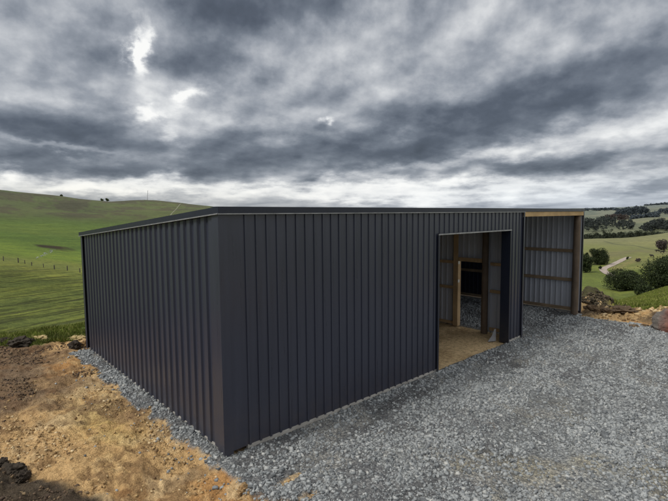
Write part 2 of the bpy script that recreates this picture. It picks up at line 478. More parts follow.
nv = k.n('ShaderNodeMix', data_type='VECTOR'); k.l(gravel, nv.inputs[0]); k.l(nrm_c, nv.inputs[4]); k.l(nrm_g, nv.inputs[5])
nv2 = k.n('ShaderNodeMix', data_type='VECTOR'); k.l(grass, nv2.inputs[0]); k.l(nv.outputs[1], nv2.inputs[4]); k.l(nrm_t, nv2.inputs[5])
M['ground'] = k.set(c, 0.92, nv2.outputs[1], spec=0.15)


def island_material(name, stops, rough=0.9, noise_scale=30, spec=0.2):
    k = N(name); g = k.n('ShaderNodeNewGeometry')
    c = k.ramp(g.outputs['Random Per Island'], stops)
    n = k.noise(g.outputs['Position'], noise_scale, 4, 0.65)
    c = k.mix(1.0, c, k.ramp(n, [(0.3, (0.7, 0.7, 0.7)), (0.7, (1.2, 1.2, 1.2))]), 'MULTIPLY')
    return k.set(c, rough, k.bump(n, 0.4, 0.01), spec=spec)


M['stone'] = island_material('crushed_rock', [(0.0, (0.12, 0.129, 0.138)), (0.3, (0.235, 0.25, 0.26)), (0.7, (0.32, 0.338, 0.345)), (0.97, (0.40, 0.414, 0.414)), (1.0, (0.48, 0.48, 0.46))])
M['clod'] = island_material('clay_crumbs', [(0.0, (0.16, 0.10, 0.055)), (0.35, (0.38, 0.25, 0.12)), (0.7, (0.54, 0.39, 0.20)), (1.0, (0.64, 0.51, 0.32))])
M['darkclay'] = island_material('brown_crumbs', [(0.0, (0.07, 0.05, 0.038)), (0.5, (0.12, 0.083, 0.058)), (0.85, (0.20, 0.14, 0.085)), (1.0, (0.30, 0.22, 0.13))], noise_scale=14)
M['soil'] = island_material('dark_soil', [(0.0, (0.035, 0.028, 0.022)), (0.5, (0.06, 0.048, 0.036)), (1.0, (0.10, 0.08, 0.055))], noise_scale=12)


M['mound'] = island_material('mound_earth', [(0.0, (0.035, 0.03, 0.02)), (0.6, (0.075, 0.060, 0.040)), (1.0, (0.16, 0.125, 0.08))], noise_scale=14)
M['straw'] = island_material('straw_clay', [(0.0, (0.42, 0.32, 0.16)), (1.0, (0.46, 0.36, 0.19))], noise_scale=9)
M['brown'] = island_material('brown_earth', [(0.0, (0.13, 0.09, 0.055)), (1.0, (0.15, 0.105, 0.065))], noise_scale=9)


def leaf_material(name, stops, trans=0.25):
    k = N(name); g = k.n('ShaderNodeNewGeometry')
    c = k.ramp(g.outputs['Random Per Island'], stops)
    c = k.mix(1.0, c, k.ramp(k.noise(g.outputs['Position'], 0.9, 4), [(0.3, (0.6, 0.6, 0.6)), (0.7, (1.3, 1.3, 1.2))]), 'MULTIPLY')
    return k.set(c, 0.7, spec=0.2)


M['blade'] = leaf_material('pasture_blades', [(0, (0.08, 0.11, 0.02)), (0.4, (0.14, 0.18, 0.032)), (0.8, (0.22, 0.25, 0.055)), (1, (0.36, 0.32, 0.14))])
M['leaf'] = leaf_material('dark_leaves', [(0, (0.014, 0.022, 0.011)), (0.5, (0.030, 0.044, 0.018)), (0.9, (0.058, 0.078, 0.030)), (1, (0.09, 0.105, 0.045))])
M['leafB'] = leaf_material('green_leaves', [(0, (0.03, 0.045, 0.016)), (0.5, (0.06, 0.085, 0.025)), (1, (0.11, 0.14, 0.045))])
M['leafbare'] = leaf_material('bare_twigs', [(0, (0.055, 0.045, 0.045)), (0.5, (0.085, 0.07, 0.07)), (1, (0.13, 0.11, 0.10))])
M['wood1'] = leaf_material('wood_leaves', [(0, (0.020, 0.027, 0.020)), (0.5, (0.036, 0.046, 0.030)), (1, (0.07, 0.08, 0.05))])
M['wood2'] = leaf_material('hazy_wood_leaves', [(0, (0.035, 0.043, 0.045)), (0.5, (0.050, 0.060, 0.060)), (1, (0.075, 0.088, 0.083))])  # haze of distance mixed into the leaf colours
M['wood3'] = leaf_material('far_wood_leaves', [(0, (0.045, 0.060, 0.078)), (0.5, (0.065, 0.083, 0.104)), (1, (0.095, 0.118, 0.14))])  # bluer still, with more of the distance haze painted in
k = N('tree_bark'); M['bark'] = k.set(k.ramp(k.noise(k.pos(), 3, 5), [(0.3, (0.06, 0.045, 0.035)), (0.7, (0.14, 0.11, 0.085))]), 0.9)
k = N('weathered_post'); M['post'] = k.set(k.ramp(k.noise(k.pos(), 3, 5), [(0.3, (0.05, 0.046, 0.035)), (0.7, (0.11, 0.10, 0.08))]), 0.9)
k = N('fence_wire'); M['wire'] = k.set((0.25, 0.25, 0.25), 0.5, metal=0.5)
k = N('mast_paint'); M['mast'] = k.set(k.ramp(k.noise(k.pos(), 2, 3), [(0.3, (0.22, 0.22, 0.23)), (0.7, (0.32, 0.32, 0.33))]), 0.6)
k = N('cow_hide'); M['cow'] = k.set(k.ramp(k.noise(k.pos(), 1.2, 2), [(0.45, (0.012, 0.011, 0.01)), (0.6, (0.03, 0.024, 0.02))]), 0.8)
k = N('track_gravel'); p = k.pos()
M['track'] = k.set(k.ramp(k.noise(p, 0.6, 6, 0.7), [(0.3, (0.24, 0.195, 0.165)), (0.5, (0.34, 0.285, 0.245)), (0.7, (0.43, 0.37, 0.32))]), 0.95, k.bump(k.noise(p, 2, 4), 0.5, 0.1))
k = N('worn_earth'); M['worn'] = k.set(k.ramp(k.noise(k.pos(), 0.3, 4), [(0.3, (0.12, 0.13, 0.07)), (0.7, (0.22, 0.22, 0.15))]), 0.95)
k = N('red_grey_rock'); p = k.pos()
n_ = k.noise(p, 2.6, 7, 0.65, 0.5)
sx_ = k.n('ShaderNodeSeparateXYZ'); k.l(p, sx_.inputs[0])
side = k.maprange(k.math('ADD', sx_.outputs[1], k.math('MULTIPLY', k.noise(p, 2.5, 4), 0.5)), -2.20, -2.42, 0, 1)
cc = k.mix(side, (0.12, 0.108, 0.098), (0.17, 0.07, 0.05))
cc = k.mix(1.0, cc, k.ramp(n_, [(0.3, (0.45, 0.45, 0.45)), (0.5, (1, 1, 1)), (0.7, (1.5, 1.45, 1.4))]), 'MULTIPLY')
M['rock'] = k.set(cc, 0.9, k.bump(n_, 0.8, 0.08))


# ------------------------------------------------------------------ ground sheet
def build_ground():
    a_in = np.radians(np.arange(4.0, 97.01, 0.17))
    a_out = np.radians(np.arange(100.0, 361.0, 4.0))
    az = np.concatenate([a_in, a_out])
    d = np.concatenate([np.linspace(0.4, 5.0, 12), np.arange(5.2, 20.0, 0.055), 20*np.exp(np.linspace(0, math.log(9000/20), 330))])
    na, nd = len(az), len(d)
    Dg, Ag = np.meshgrid(d, az, indexing='ij')
    X = CAM[0] + Dg*np.cos(Ag); Y = CAM[1] + Dg*np.sin(Ag)
    x = X.ravel(); y = Y.ravel()
    z = ground_height(x, y)
    verts = np.stack([x, y, z], 1)
    i = np.arange(nd - 1)[:, None]; j = np.arange(na)[None, :]
    j2 = (j + 1) % na
    f = np.stack([i*na + j, (i+1)*na + j, (i+1)*na + j2, i*na + j2], -1).reshape(-1, 4)
    # centre fan closed with one vertex
    c0 = len(verts)
    verts = np.vstack([verts, [[CAM[0], CAM[1], 1.85]]])
    jj = np.arange(na)
    tri = np.stack([np.full(na, c0), jj, (jj + 1) % na, (jj + 1) % na], -1)
    o = mesh_np('ground', verts, f, M['ground'], smooth=True)
    # ---- cover
    dd = Dg.ravel(); aa = Ag.ravel()
    aa = np.where(aa > math.pi, aa - 2*math.pi, aa)
    gravel, room, e, e2 = masks(x, y)
    dl = 15.0 + e*0.9 - 0.5*np.exp(-((x + 0.75)/0.5)**2)
    leftside = sstep(math.radians(58), math.radians(64), aa)
    lim = np.where(leftside > 0.5, dl, np.where(aa < math.radians(24), 20.6 + e*1.6, 24.0))
    w = np.where(leftside > 0.5, 0.5, 1.2)
    grass = sstep(0, 1, (dd - lim)/w + (fbm(x, y, 0.25, 3, 7) - 0.5)*0.9)
    grass = np.where(np.abs(aa - math.radians(50)) > math.radians(75), sstep(14, 18, dd), grass)
    # spoil bank beyond the end of the shed: bare dark earth
    bank = sstep(21.0, 22.0, dd + e)*sstep(26.5, 25.8, dd)*sstep(math.radians(15.4), math.radians(16.6), aa + e*0.03)*(aa < math.radians(30))
    gravel = gravel*sstep(26, 20, dd)*(np.abs(aa - math.radians(50)) < math.radians(70))
    grass = grass*(1 - bank*0.85)*(1 - gravel)
    farm = sstep(150, 450, dd)
    # ---- base colour
    def mixc(a, b, t): return a*(1 - t[:, None]) + np.array(b)[None, :]*t[:, None]
    C = np.tile(np.array([[0.56, 0.375, 0.185]]), (len(x), 1))
    f1 = fbm(x, y, 1.3, 7, 101, 0.68); f2 = fbm(x, y, 0.8, 7, 111, 0.68); f3 = fbm(x*0.6, y, 1.6, 5, 121, 0.6)
    C = mixc(C, (0.43, 0.225, 0.085), sstep(0.48, 0.60, f1)*0.8)
    C = mixc(C, (0.70, 0.53, 0.31), sstep(0.50, 0.64, f2)*0.8)
    C = mixc(C, (0.55, 0.40, 0.13), np.exp(-((x + 0.95)/0.5)**2 - ((y - 2.6)/1.3)**2)*0.6*sstep(0.35, 0.6, f2))
    # brown disturbed ground towards the back left
    br = sstep(3.2, 6.3, y + (f3 - 0.5)*7 - 0.7*(x + 1.2))*sstep(0.0, -0.9, x + 0.45 + (f1 - 0.5)*1.6)
    C = mixc(C, (0.125, 0.085, 0.062), br*0.85)
    C = mixc(C, (0.15, 0.085, 0.045), sstep(0.56, 0.66, fbm(x, y, 0.5, 6, 131, 0.68))*0.6*(x < 0.3))
    # tyre-smeared dark streaks
    st = sstep(0.60, 0.70, fbm((x*0.8 + y*0.55), (y*0.8 - x*0.55)*0.35, 0.55, 4, 141))
    C = mixc(C, (0.20, 0.135, 0.085), st*0.45)
    # near left bank: the shadow there is painted in as dark soil
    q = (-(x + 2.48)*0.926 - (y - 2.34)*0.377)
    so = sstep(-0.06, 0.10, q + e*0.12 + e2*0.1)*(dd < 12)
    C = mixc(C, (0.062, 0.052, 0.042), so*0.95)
    # bank and rubble on the right
    rr = (aa < math.radians(24))*sstep(17.5, 18.2, dd)*(dd < 40)
    C = mixc(C, (0.46, 0.33, 0.17), rr*0.6)
    C = mixc(C, (0.07, 0.05, 0.035), rr*sstep(0.50, 0.62, fbm(x, y, 0.7, 4, 151, 0.6))*0.85)
    C = mixc(C, (0.050, 0.040, 0.030), bank*(0.55 + 0.45*sstep(0.42, 0.55, fbm(x, y, 0.8, 4, 153))))
    # room floor
    rm = room.astype(float)
    C = mixc(C, (0.62, 0.47, 0.28), rm)
    C = mixc(C, (0.48, 0.35, 0.20), rm*sstep(0.45, 0.65, f2))
    # gravel
    G = np.tile(np.array([[0.235, 0.246, 0.25]]), (len(x), 1))
    G = mixc(G, (0.150, 0.153, 0.158), sstep(0.45, 0.60, fbm(x, y, 0.9, 5, 161)))
    G = mixc(G, (0.30, 0.297, 0.28), sstep(0.52, 0.68, fbm(x, y*0.7, 0.8, 4, 171))*0.8)
    G = mixc(G, (0.27, 0.245, 0.18), sstep(0.52, 0.75, fbm(x, y, 1.3, 5, 181, 0.6))*0.75*sstep(-0.8, -2.6, y)*sstep(14, 9, dd))
    ruts = fbm(x*0.22 + y*0.05, y*1.5 - x*0.25, 0.8, 5, 185, 0.6)
    G = G*(1 + 0.9*(ruts - 0.5))[:, None]
    C = C*(1 - gravel[:, None]) + G*gravel[:, None]
    # pasture
    P = np.tile(np.array([[0.115, 0.140, 0.034]]), (len(x), 1))
    lf = sstep(math.radians(50), math.radians(58), aa)
    ll = dd + (fbm(x, y, 45, 4, 191) - 0.5)*50
    P = mixc(P, (0.165, 0.185, 0.046), lf*sstep(112, 124, ll)*sstep(150, 132, ll))
    P = mixc(P, (0.135, 0.190, 0.032), lf*sstep(126, 150, ll))
    P = mixc(P, (0.088, 0.140, 0.028), lf*sstep(165, 215, ll))
    P = mixc(P, (0.115, 0.160, 0.034), lf*sstep(225, 260, ll)*sstep(300, 270, ll)*0.7)
    P = mixc(P, (0.092, 0.105, 0.040), lf*sstep(275, 345, ll)*0.9)
    P = mixc(P, (0.075, 0.066, 0.038), lf*sstep(290, 360, ll)*sstep(0.46, 0.56, fbm(x, y, 18, 6, 201, 0.62))*0.8)
    P = mixc(P, (0.10, 0.145, 0.03), lf*sstep(22, 17, dd))
    sc, _ = hit(55, 247.5); q_ = np.hypot((x - sc[0])/5.5, (y - sc[1])/9.0)
    P = mixc(P, (0.035, 0.028, 0.016), lf*sstep(1.15, 0.6, q_ + (fbm(x, y, 5, 3, 211) - 0.5)))
    rt = 1 - lf
    P = mixc(P, (0.175, 0.185, 0.062), rt*sstep(60, 160, dd))
    P = mixc(P, (0.13, 0.165, 0.036), rt*sstep(0.45, 0.6, fbm(x, y, 60, 4, 221))*sstep(400, 200, dd)*0.9)
    P = mixc(P, (0.165, 0.20, 0.035), rt*sstep(60, 50, dd)*0.8)
    P = mixc(P, (0.20, 0.195, 0.085), rt*sstep(330, 480, dd)*0.9)
    P = mixc(P, (0.115, 0.125, 0.058), rt*sstep(600, 800, dd)*0.85)
    P = mixc(P, (0.20, 0.19, 0.095), rt*sstep(0.5, 0.62, fbm(x, y, 220, 3, 231))*sstep(600, 900, dd)*0.7)
    def linemask(pts, wpx):
        L_ = [azel(*p_) for p_ in pts]
        hh = [hit(px_, py_, 60)[1] for px_, py_ in pts]
        aL = np.array([l[0] for l in L_])[::-1]; dL = np.log(np.array(hh))[::-1]
        t_ = np.interp(aa, aL, dL)
        return np.exp(-((np.log(dd) - t_)/wpx)**2)*(aa > aL[0] - 0.002)*(aa < aL[-1])
    P = mixc(P, (0.065, 0.070, 0.035), rt*linemask([(603, 241), (612, 243.5), (622, 245), (633, 245.5), (645, 248), (658, 250.5), (668, 252)], 0.016)*0.75)
    P = mixc(P, (0.145, 0.130, 0.075), rt*linemask([(585, 256), (605, 255), (622, 253), (640, 251), (668, 252.5)], 0.09)*0.6)
    P = mixc(P, (0.23, 0.20, 0.085), rt*linemask([(612, 269), (620, 267), (630, 262), (640, 259)], 0.05)*0.7)
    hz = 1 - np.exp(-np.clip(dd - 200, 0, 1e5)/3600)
    P = mixc(P, (0.15, 0.19, 0.24), hz)  # distance haze painted into the pasture colour
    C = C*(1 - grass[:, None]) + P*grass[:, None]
    n = len(verts)
    def colattr(nm, arr):
        a_ = o.data.attributes.new(nm, 'FLOAT_COLOR', 'POINT')
        full = np.ones((n, 4), np.float32); full[:len(arr), :3] = arr
        a_.data.foreach_set('color', full.ravel())
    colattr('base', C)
    colattr('cover', np.stack([gravel, grass, farm], 1))
    te = lf*(0.45 + 0.55*sstep(126, 100, dd))*sstep(40, 60, dd)*sstep(480, 250, dd)*(1 - 0.6*sstep(120, 128, dd)*sstep(230, 190, dd)) + rt*0.25*sstep(40, 80, dd)*sstep(300, 200, dd)
    a_ = o.data.attributes.new('terrace', 'FLOAT', 'POINT')
    full = np.zeros(n, np.float32); full[:len(te)] = te
    a_.data.foreach_set('value', full)
    tag(o, kind='structure')
    return o


build_ground()

# ------------------------------------------------------------------ loose stones and crumbs
CUBE = np.array([(-1, -1, -1), (1, -1, -1), (1, 1, -1), (-1, 1, -1), (-1, -1, 1), (1, -1, 1), (1, 1, 1), (-1, 1, 1)], float)
CUBEF = np.array([(0, 3, 2, 1), (4, 5, 6, 7), (0, 1, 5, 4), (1, 2, 6, 5), (2, 3, 7, 6), (3, 0, 4, 7)])


def scatter_stones(name, x, y, size, mat, label, sink=0.3):
    n = len(x)
    z = ground_height(x, y)
    v = np.tile(CUBE, (n, 1, 1))*(0.45 + 0.75*RNG.random((n, 8, 3)))
    v[:, 4:, :2] *= (0.25 + 0.8*RNG.random((n, 4, 2)))
    s = size[:, None]*np.stack([0.7 + 0.7*RNG.random(n), 0.6 + 0.5*RNG.random(n), 0.35 + 0.5*RNG.random(n)], 1)
    v = v*s[:, None, :]*0.5
    th = RNG.random(n)*2*math.pi; tl = (RNG.random(n) - 0.5)*1.2
    c, s_ = np.cos(tl)[:, None], np.sin(tl)[:, None]
    y1 = v[:, :, 1]*c - v[:, :, 2]*s_; z1 = v[:, :, 1]*s_ + v[:, :, 2]*c
    c, s_ = np.cos(th)[:, None], np.sin(th)[:, None]
    x2 = v[:, :, 0]*c - y1*s_; y2 = v[:, :, 0]*s_ + y1*c
    P = np.stack([x2 + x[:, None], y2 + y[:, None], z1 + (z + size*sink*0.3)[:, None]], -1).reshape(-1, 3)
    F = (CUBEF[None] + (np.arange(n)*8)[:, None, None]).reshape(-1, 4)
    o = mesh_np(name, P, F, mat)
    tag(o, label, None, kind='stuff')
    return o


def sample(n, xr, yr):
    return xr[0] + RNG.random(n)*(xr[1] - xr[0]), yr[0] + RNG.random(n)*(yr[1] - yr[0])


def inview(x, y, margin=0.06):
    v = np.stack([x, y, np.zeros_like(x)], 1) - CAM
    zc = v @ FW; u = (v @ RT)/zc*FPX/(PW/2); w = (v @ UP)/zc*FPX/(PH/2)
    return (zc > 0)*(np.abs(u) < 1.35)*(w > -1.3)


def not_wall(x, y):
    return ~((x > -0.01)*(x < BAY + 0.05)*(y > -0.03)*(y < SHED_W + 0.05))


xs, ys = sample(420000, (-0.7, 15), (-7, 7.5))
g_, r_, _, _ = masks(xs, ys)
dd = np.hypot(xs - CAM[0], ys - CAM[1])
clump = fbm(xs, ys, 0.55, 4, 301)
ruts = fbm(xs*0.22 + ys*0.05, ys*1.5 - xs*0.25, 0.8, 5, 185, 0.6)
dens = g_*np.clip(1.0 + 3.0*(ruts - 0.5), 0.25, 1.4)*np.clip(0.42 + 2.2*(clump - 0.45), 0.16, 1)*np.where((ys < -1.6)*(fbm(xs, ys, 1.3, 5, 181, 0.6) > 0.60), 0.5, 1.0)*np.interp(dd, [5, 9, 20], [1.0, 0.9, 0.55])
kp = (RNG.random(len(xs)) < dens)*inview(xs, ys)*not_wall(xs, ys)
xs, ys, dd = xs[kp], ys[kp], dd[kp]
size = 0.014 + 0.052*RNG.random(len(xs))**3.2 + 0.0010*dd
big = RNG.random(len(xs)) < 0.006
size[big] *= 1.9
scatter_stones('gravel', xs, ys, size, M['stone'], 'loose crushed grey rock spread in front of the shed')

xs, ys = sample(170000, (-6.5, 1.0), (-4.5, 10))
g_, r_, _, _ = masks(xs, ys)
cl = fbm(xs, ys, 0.6, 4, 321)
kp = (RNG.random(len(xs)) < np.clip((cl - 0.50)*3.0, 0.012, 0.5)*(1 - g_))*inview(xs, ys)*not_wall(xs, ys)*(np.hypot(xs - CAM[0], ys - CAM[1]) < 15.6)
q = (-(xs + 2.48)*0.926 - (ys - 2.34)*0.377)
kp1 = kp*(q < 0.0)
dark = ys + (cl - 0.5)*6 - 0.7*(xs + 1.2) > 6.0
x1, y1 = xs[kp1*~dark], ys[kp1*~dark]
scatter_stones('clay_crumbs', x1, y1, 0.009 + 0.05*RNG.random(len(x1))**4.0, M['clod'], 'crumbs of dry yellow clay lying on the bare earth')
x2, y2 = xs[kp*(dark + (q >= 0.0))], ys[kp*(dark + (q >= 0.0))]  # crumbs inside the painted near left shadow take the dark colour too
scatter_stones('soil_crumbs', x2, y2, 0.010 + 0.05*RNG.random(len(x2))**3.2, M['darkclay'], 'brown crumbs of topsoil lying on the bare earth')
# stray grey stones on the clay beside the gravel
xs, ys = sample(1500, (-1.6, 0.6), (-2.4, 7.4))
kp = (RNG.random(len(xs)) < np.exp(-np.abs(xs + 0.2)/0.35))*not_wall(xs, ys)
scatter_stones('stray_gravel', xs[kp], ys[kp], 0.02 + 0.05*RNG.random(int(kp.sum()))**2, M['stone'], 'stray grey stones on the clay beside the gravel')
# rubble at the right edge of the pad
xs, ys = sample(9000, (13.0, 22), (-5, 3.0))
dd = np.hypot(xs - CAM[0], ys - CAM[1]); aa = np.arctan2(ys - CAM[1], xs - CAM[0])
kp = (RNG.random(len(xs)) < np.clip((fbm(xs, ys, 0.8, 4, 341) - 0.42)*3, 0.02, 0.8))*(dd > 17.3)*(dd < 22.5)*(aa < math.radians(19.4))*(aa > math.radians(8))
scatter_stones('earth_rubble', xs[kp], ys[kp], 0.03 + 0.15*RNG.random(int(kp.sum()))**3, M['clod'], 'rubble of clay and stone along the edge of the pad')


az_ = np.radians(14.5 + RNG.random(9000)*6.0); d_ = 20.6 + RNG.random(9000)*4.6
xs, ys = CAM[0] + d_*np.cos(az_), CAM[1] + d_*np.sin(az_)
kp = (fbm(xs, ys, 0.7, 4, 347) > 0.42)*((xs > SHED_L + 0.3) + (ys < -0.2))
scatter_stones('soil_rubble', xs[kp], ys[kp], 0.02 + 0.11*RNG.random(int(kp.sum()))**2.5, M['mound'], 'clods of dark earth heaped beyond the end of the shed')

# ------------------------------------------------------------------ grass blades on the near slopes
def blades(name, x, y, h, w, label):
    n = len(x); z = ground_height(x, y) - 0.01
    th = RNG.random(n)*2*math.pi; dx = np.cos(th)*w*0.5; dy = np.sin(th)*w*0.5
    lx = (RNG.random(n) - 0.5)*h*0.9; ly = (RNG.random(n) - 0.5)*h*0.9
    P = np.stack([np.stack([x - dx, y - dy, z], 1), np.stack([x + dx, y + dy, z], 1), np.stack([x + lx, y + ly, z + h], 1)], 1).reshape(-1, 3)
    F = np.arange(n*3).reshape(-1, 3)
    o = mesh_np(name, P, F, M['blade']); tag(o, label, None, kind='stuff'); return o


az = np.radians(72 + RNG.random(60000)*26); d = 14.9 + RNG.random(60000)*3.4
xs, ys = CAM[0] + d*np.cos(az), CAM[1] + d*np.sin(az)
_, _, e, _ = masks(xs, ys)
kp = (d > 15.2 + e*0.9 - 0.5*np.exp(-((xs + 0.75)/0.5)**2))*((xs < -0.05) + (ys > SHED_W + 0.2))*(fbm(xs, ys, 0.5, 3, 361) > 0.27)
blades('grass', xs[kp], ys[kp], 0.05 + 0.09*RNG.random(int(kp.sum())), 0.02 + 0.02*RNG.random(int(kp.sum())), 'bright short grass on the edge of the earth pad')
az = np.radians(8 + RNG.random(150000)*11.2); d = 19.5 + RNG.random(150000)**1.4*28
xs, ys = CAM[0] + d*np.cos(az), CAM[1] + d*np.sin(az)
_, _, e, _ = masks(xs, ys)
kp = (d > 21.2 + e*1.8)*((d > 26) + (az < math.radians(15.6)))*(fbm(xs, ys, 0.6, 3, 371) > 0.33)
blades('grass', xs[kp], ys[kp], 0.06 + 0.10*RNG.random(int(kp.sum())), 0.03 + 0.03*RNG.random(int(kp.sum())), 'short pasture grass on the slope beyond the boulder')

# ------------------------------------------------------------------ the shed
shed = empty('farm_shed', (0, 0, 0))
tag(shed, 'charcoal ribbed steel farm shed with a wide doorway and an open bay', 'shed')
RIBH = 0.018


def clad(origin, du, nrm, length, ztop, zbot, mat, pitch, first, ribbase=0.050, ribtop=0.036, hole=None, label=None, nz=6, ribh=RIBH):
    """ribbed sheet: du along the wall, nrm outwards; ztop(u), zbot; hole = (u0, u1, z of its head) or a door"""
    bp = [(0.0, 0.0)]
    u = first
    while u < length - ribbase/2 - 0.01:
        if u > ribbase/2 + 0.01:
            bp += [(u - ribbase/2, 0), (u - ribtop/2, ribh), (u + ribtop/2, ribh), (u + ribbase/2, 0)]
        u += pitch
    bp.append((length, 0.0))
    cuts = [] if hole is None else [hole[0], hole[1]]
    us = sorted(set([b[0] for b in bp] + cuts))
    off = {q_: float(np.interp(q_, [b[0] for b in bp], [b[1] for b in bp])) for q_ in us}
    vs = []; fs = []
    o_ = Vector(origin); du = Vector(du); nr = Vector(nrm)
    flip = du.cross(Vector((0, 0, 1))).dot(nr) < 0
    for a, b in zip(us[:-1], us[1:]):
        mid_ = (a + b)/2
        z0 = zbot
        if hole and hole[0] < mid_ < hole[1]: z0 = hole[2]
        n0 = len(vs)
        for i in range(nz + 1):
            for q_ in (a, b):
                zz = z0 + (ztop(q_) - z0)*i/nz
                pt = o_ + du*q_ + nr*off[q_]; vs.append((pt.x, pt.y, zz))
        for i in range(nz):
            f = (n0 + 2*i, n0 + 2*i + 1, n0 + 2*i + 3, n0 + 2*i + 2)
            fs.append(f[::-1] if flip else f)
    ob = MB().add(vs, fs).build('wall', mat, shed)
    if label: ob['label'] = label
    return ob


front = lambda u: HF
side = lambda u: HF + (HB - HF)*u/SHED_W
fw = clad((0, 0, 0), (1, 0, 0), (0, -1, 0), BAY, front, 0.075, M['steel'], 0.1905, 0.392, hole=(JL, JR, HO), label='dark ribbed front wall with the wide doorway')
lw = clad((0, 0, 0), (0, 1, 0), (-1, 0, 0), SHED_W, side, 0.085, M['steel'], 0.245, 0.27, ribbase=0.145, ribtop=0.105, label='dark ribbed side wall with sloping top', ribh=0.029)
clad((0, SHED_W, 0), (1, 0, 0), (0, 1, 0), SHED_L, lambda u: HB, 0.05, M['steel'], 0.1905, 0.3, label='low back wall, grey inside')
clad((SHED_L, 0, 0), (0, 1, 0), (-1, 0, 0), 2.55, side, 0.115, M['lining'], 0.1905, 0.22, ribbase=0.07, ribtop=0.03, ribh=0.035, label='end wall of the open bay, grey inside')
clad((SHED_L + 0.004, 2.54, 0), (0, 1, 0), (-1, 0, 0), SHED_W - 2.54, lambda u: side(u + 2.54), 0.115, M['shaded_steel'], 0.1905, 0.10, ribh=0.03, label='rear part of the end wall, coloured dark for the shade deep in the bay')
PX_ = BAY - 0.05
clad((PX_, 0.03, 0), (0, 1, 0), (-1, 0, 0), SHED_W - 0.05, lambda u: side(u) - 0.02, 0.04, M['lining'], 0.1905, 0.12, ribbase=0.06, ribtop=0.03, ribh=0.03, hole=(1.03, 1.96, 2.10), label='partition wall with a door opening, grey inside')

# base strips showing pale under the sheets
MB().box(0.345, JL - 0.01, -0.012, 0.05, 0.0, 0.082).build('base_strip', M['plate'], shed)
MB().box(JR + 0.02, BAY - 0.02, -0.012, 0.05, 0, 0.082).build('base_strip', M['plate'], shed)
MB().box(SHED_L - 0.03, SHED_L - 0.004, 0.22, SHED_W - 0.06, 0.0, 0.09).build('base_strip', M['plate'], shed)  # pale strip put in for the sunlit clay seen under the end wall
b = MB(); b.box(-0.014, 0.05, 0.20, SHED_W - 0.05, 0.0, 0.094); b.build('base_strip', M['plate'], shed)

# corner flashings
b = MB(); t_ = 0.006; P_ = 0.044
b.box(-0.046, 0.10, -0.010, -0.005, 0.03, HF + 0.0); b.box(-0.046 - t_, -0.046, -0.010, 0.18, 0.05, HF - 0.004)
b.build('corner_flashing', M['steel'], shed)
b = MB(); b.box(-0.046 - t_, -0.046, SHED_W - 0.10, SHED_W + P_, 0.05, HB + 0.0); b.box(-P_ - t_, 0.12, SHED_W + P_, SHED_W + P_ + t_, 0.05, HB)
b.build('corner_flashing', M['steel'], shed)
b = MB(); b.box(BAY - 0.05, BAY + 0.012, -P_ - t_, -P_, 0.03, HF); b.box(BAY + 0.006, BAY + 0.012, -P_, 0.10, 0.03, HF - 0.135)
b.build('corner_flashing', M['steel'], shed)
b = MB(); b.box(SHED_L - 0.02, SHED_L + P_, -P_ - t_, -P_, 0.03, HF); b.box(SHED_L + P_, SHED_L + P_ + t_, -P_ - t_, 0.12, 0.03, HF)
b.build('corner_flashing', M['steel'], shed)

# doorway trim
b = MB(); b.box(JL - 0.05, JL + 0.004, -P_ - t_, -P_, 0.02, HO); b.box(JL, JL + 0.006, -P_, 0.16, 0.02, HO)
b.build('doorway_trim', M['flash'], shed)
b = MB(); b.box(JR - 0.006, JR, -P_ - t_, 0.21, 0.02, HO + 0.0); b.box(JR, JR + 0.05, -P_ - t_, -P_, 0.02, HO)
b.box(JR, JR + 0.30, 0.195, 0.21, 0.02, HO)
b.build('doorway_trim', M['flash'], shed)
b = MB(); b.box(JL - 0.05, JR + 0.05, -P_ - 0.016, -P_ - 0.002, HO, HO + 0.028)
b.build('doorway_trim', M['edge'], shed)['label'] = 'pale metal strip over the doorway'
b = MB(); b.box(JL, JR, -P_, 0.16, HO + 0.029, HO + 0.036)
b.build('doorway_trim', M['flash'], shed)

# roof: ribbed sheet running down to the back, and its flashings
rv = []; rf_ = []
us = [-0.04]
u = 0.1
while u < SHED_L:
    us += [u - 0.04, u - 0.015, u + 0.015, u + 0.04]; u += 0.19
us.append(SHED_L + 0.04)
zr = lambda y: HF + 0.055 + (HB - HF)*y/SHED_W
for i, q_ in enumerate(us):
    h = 0.028 if (i % 4 in (2, 3) and 0 < i < len(us) - 1) else 0.0
    for y_ in (-0.04, SHED_W*0.33, SHED_W*0.66, SHED_W + 0.12): rv.append((q_, y_, zr(y_) + h))
for i in range(len(us) - 1):
    for j in range(3): rf_.append((i*4 + j, (i+1)*4 + j, (i+1)*4 + j + 1, i*4 + j + 1))
MB().add(rv, rf_).build('roof', M['steel'], shed)
# front capping
b = MB()
b.box(-0.075, SHED_L + 0.06, -0.062, -0.054, HF + 0.012, HF + 0.108)
b.box(-0.075, SHED_L + 0.06, -0.054, 0.16, HF + 0.100, HF + 0.108)
b.build('roof_flashing', M['flash'], shed)
b = MB(); b.box(-0.075, BAY, -0.070, -0.046, HF - 0.002, HF + 0.0115)
b.build('flashing_edge', M['edge'], shed)['label'] = 'thin pale lip under the front capping'


def slope_strip(x0, x1, zo0, zo1, y0=-0.054, y1=SHED_W + 0.12):
    vs = [(x, y, HF + (HB - HF)*y/SHED_W + zo) for y in (y0, y1) for x, zo in ((x0, zo0), (x1, zo0), (x1, zo1), (x0, zo1))]
    return vs, [(0, 1, 2, 3), (7, 6, 5, 4), (0, 4, 5, 1), (1, 5, 6, 2), (2, 6, 7, 3), (3, 7, 4, 0)]


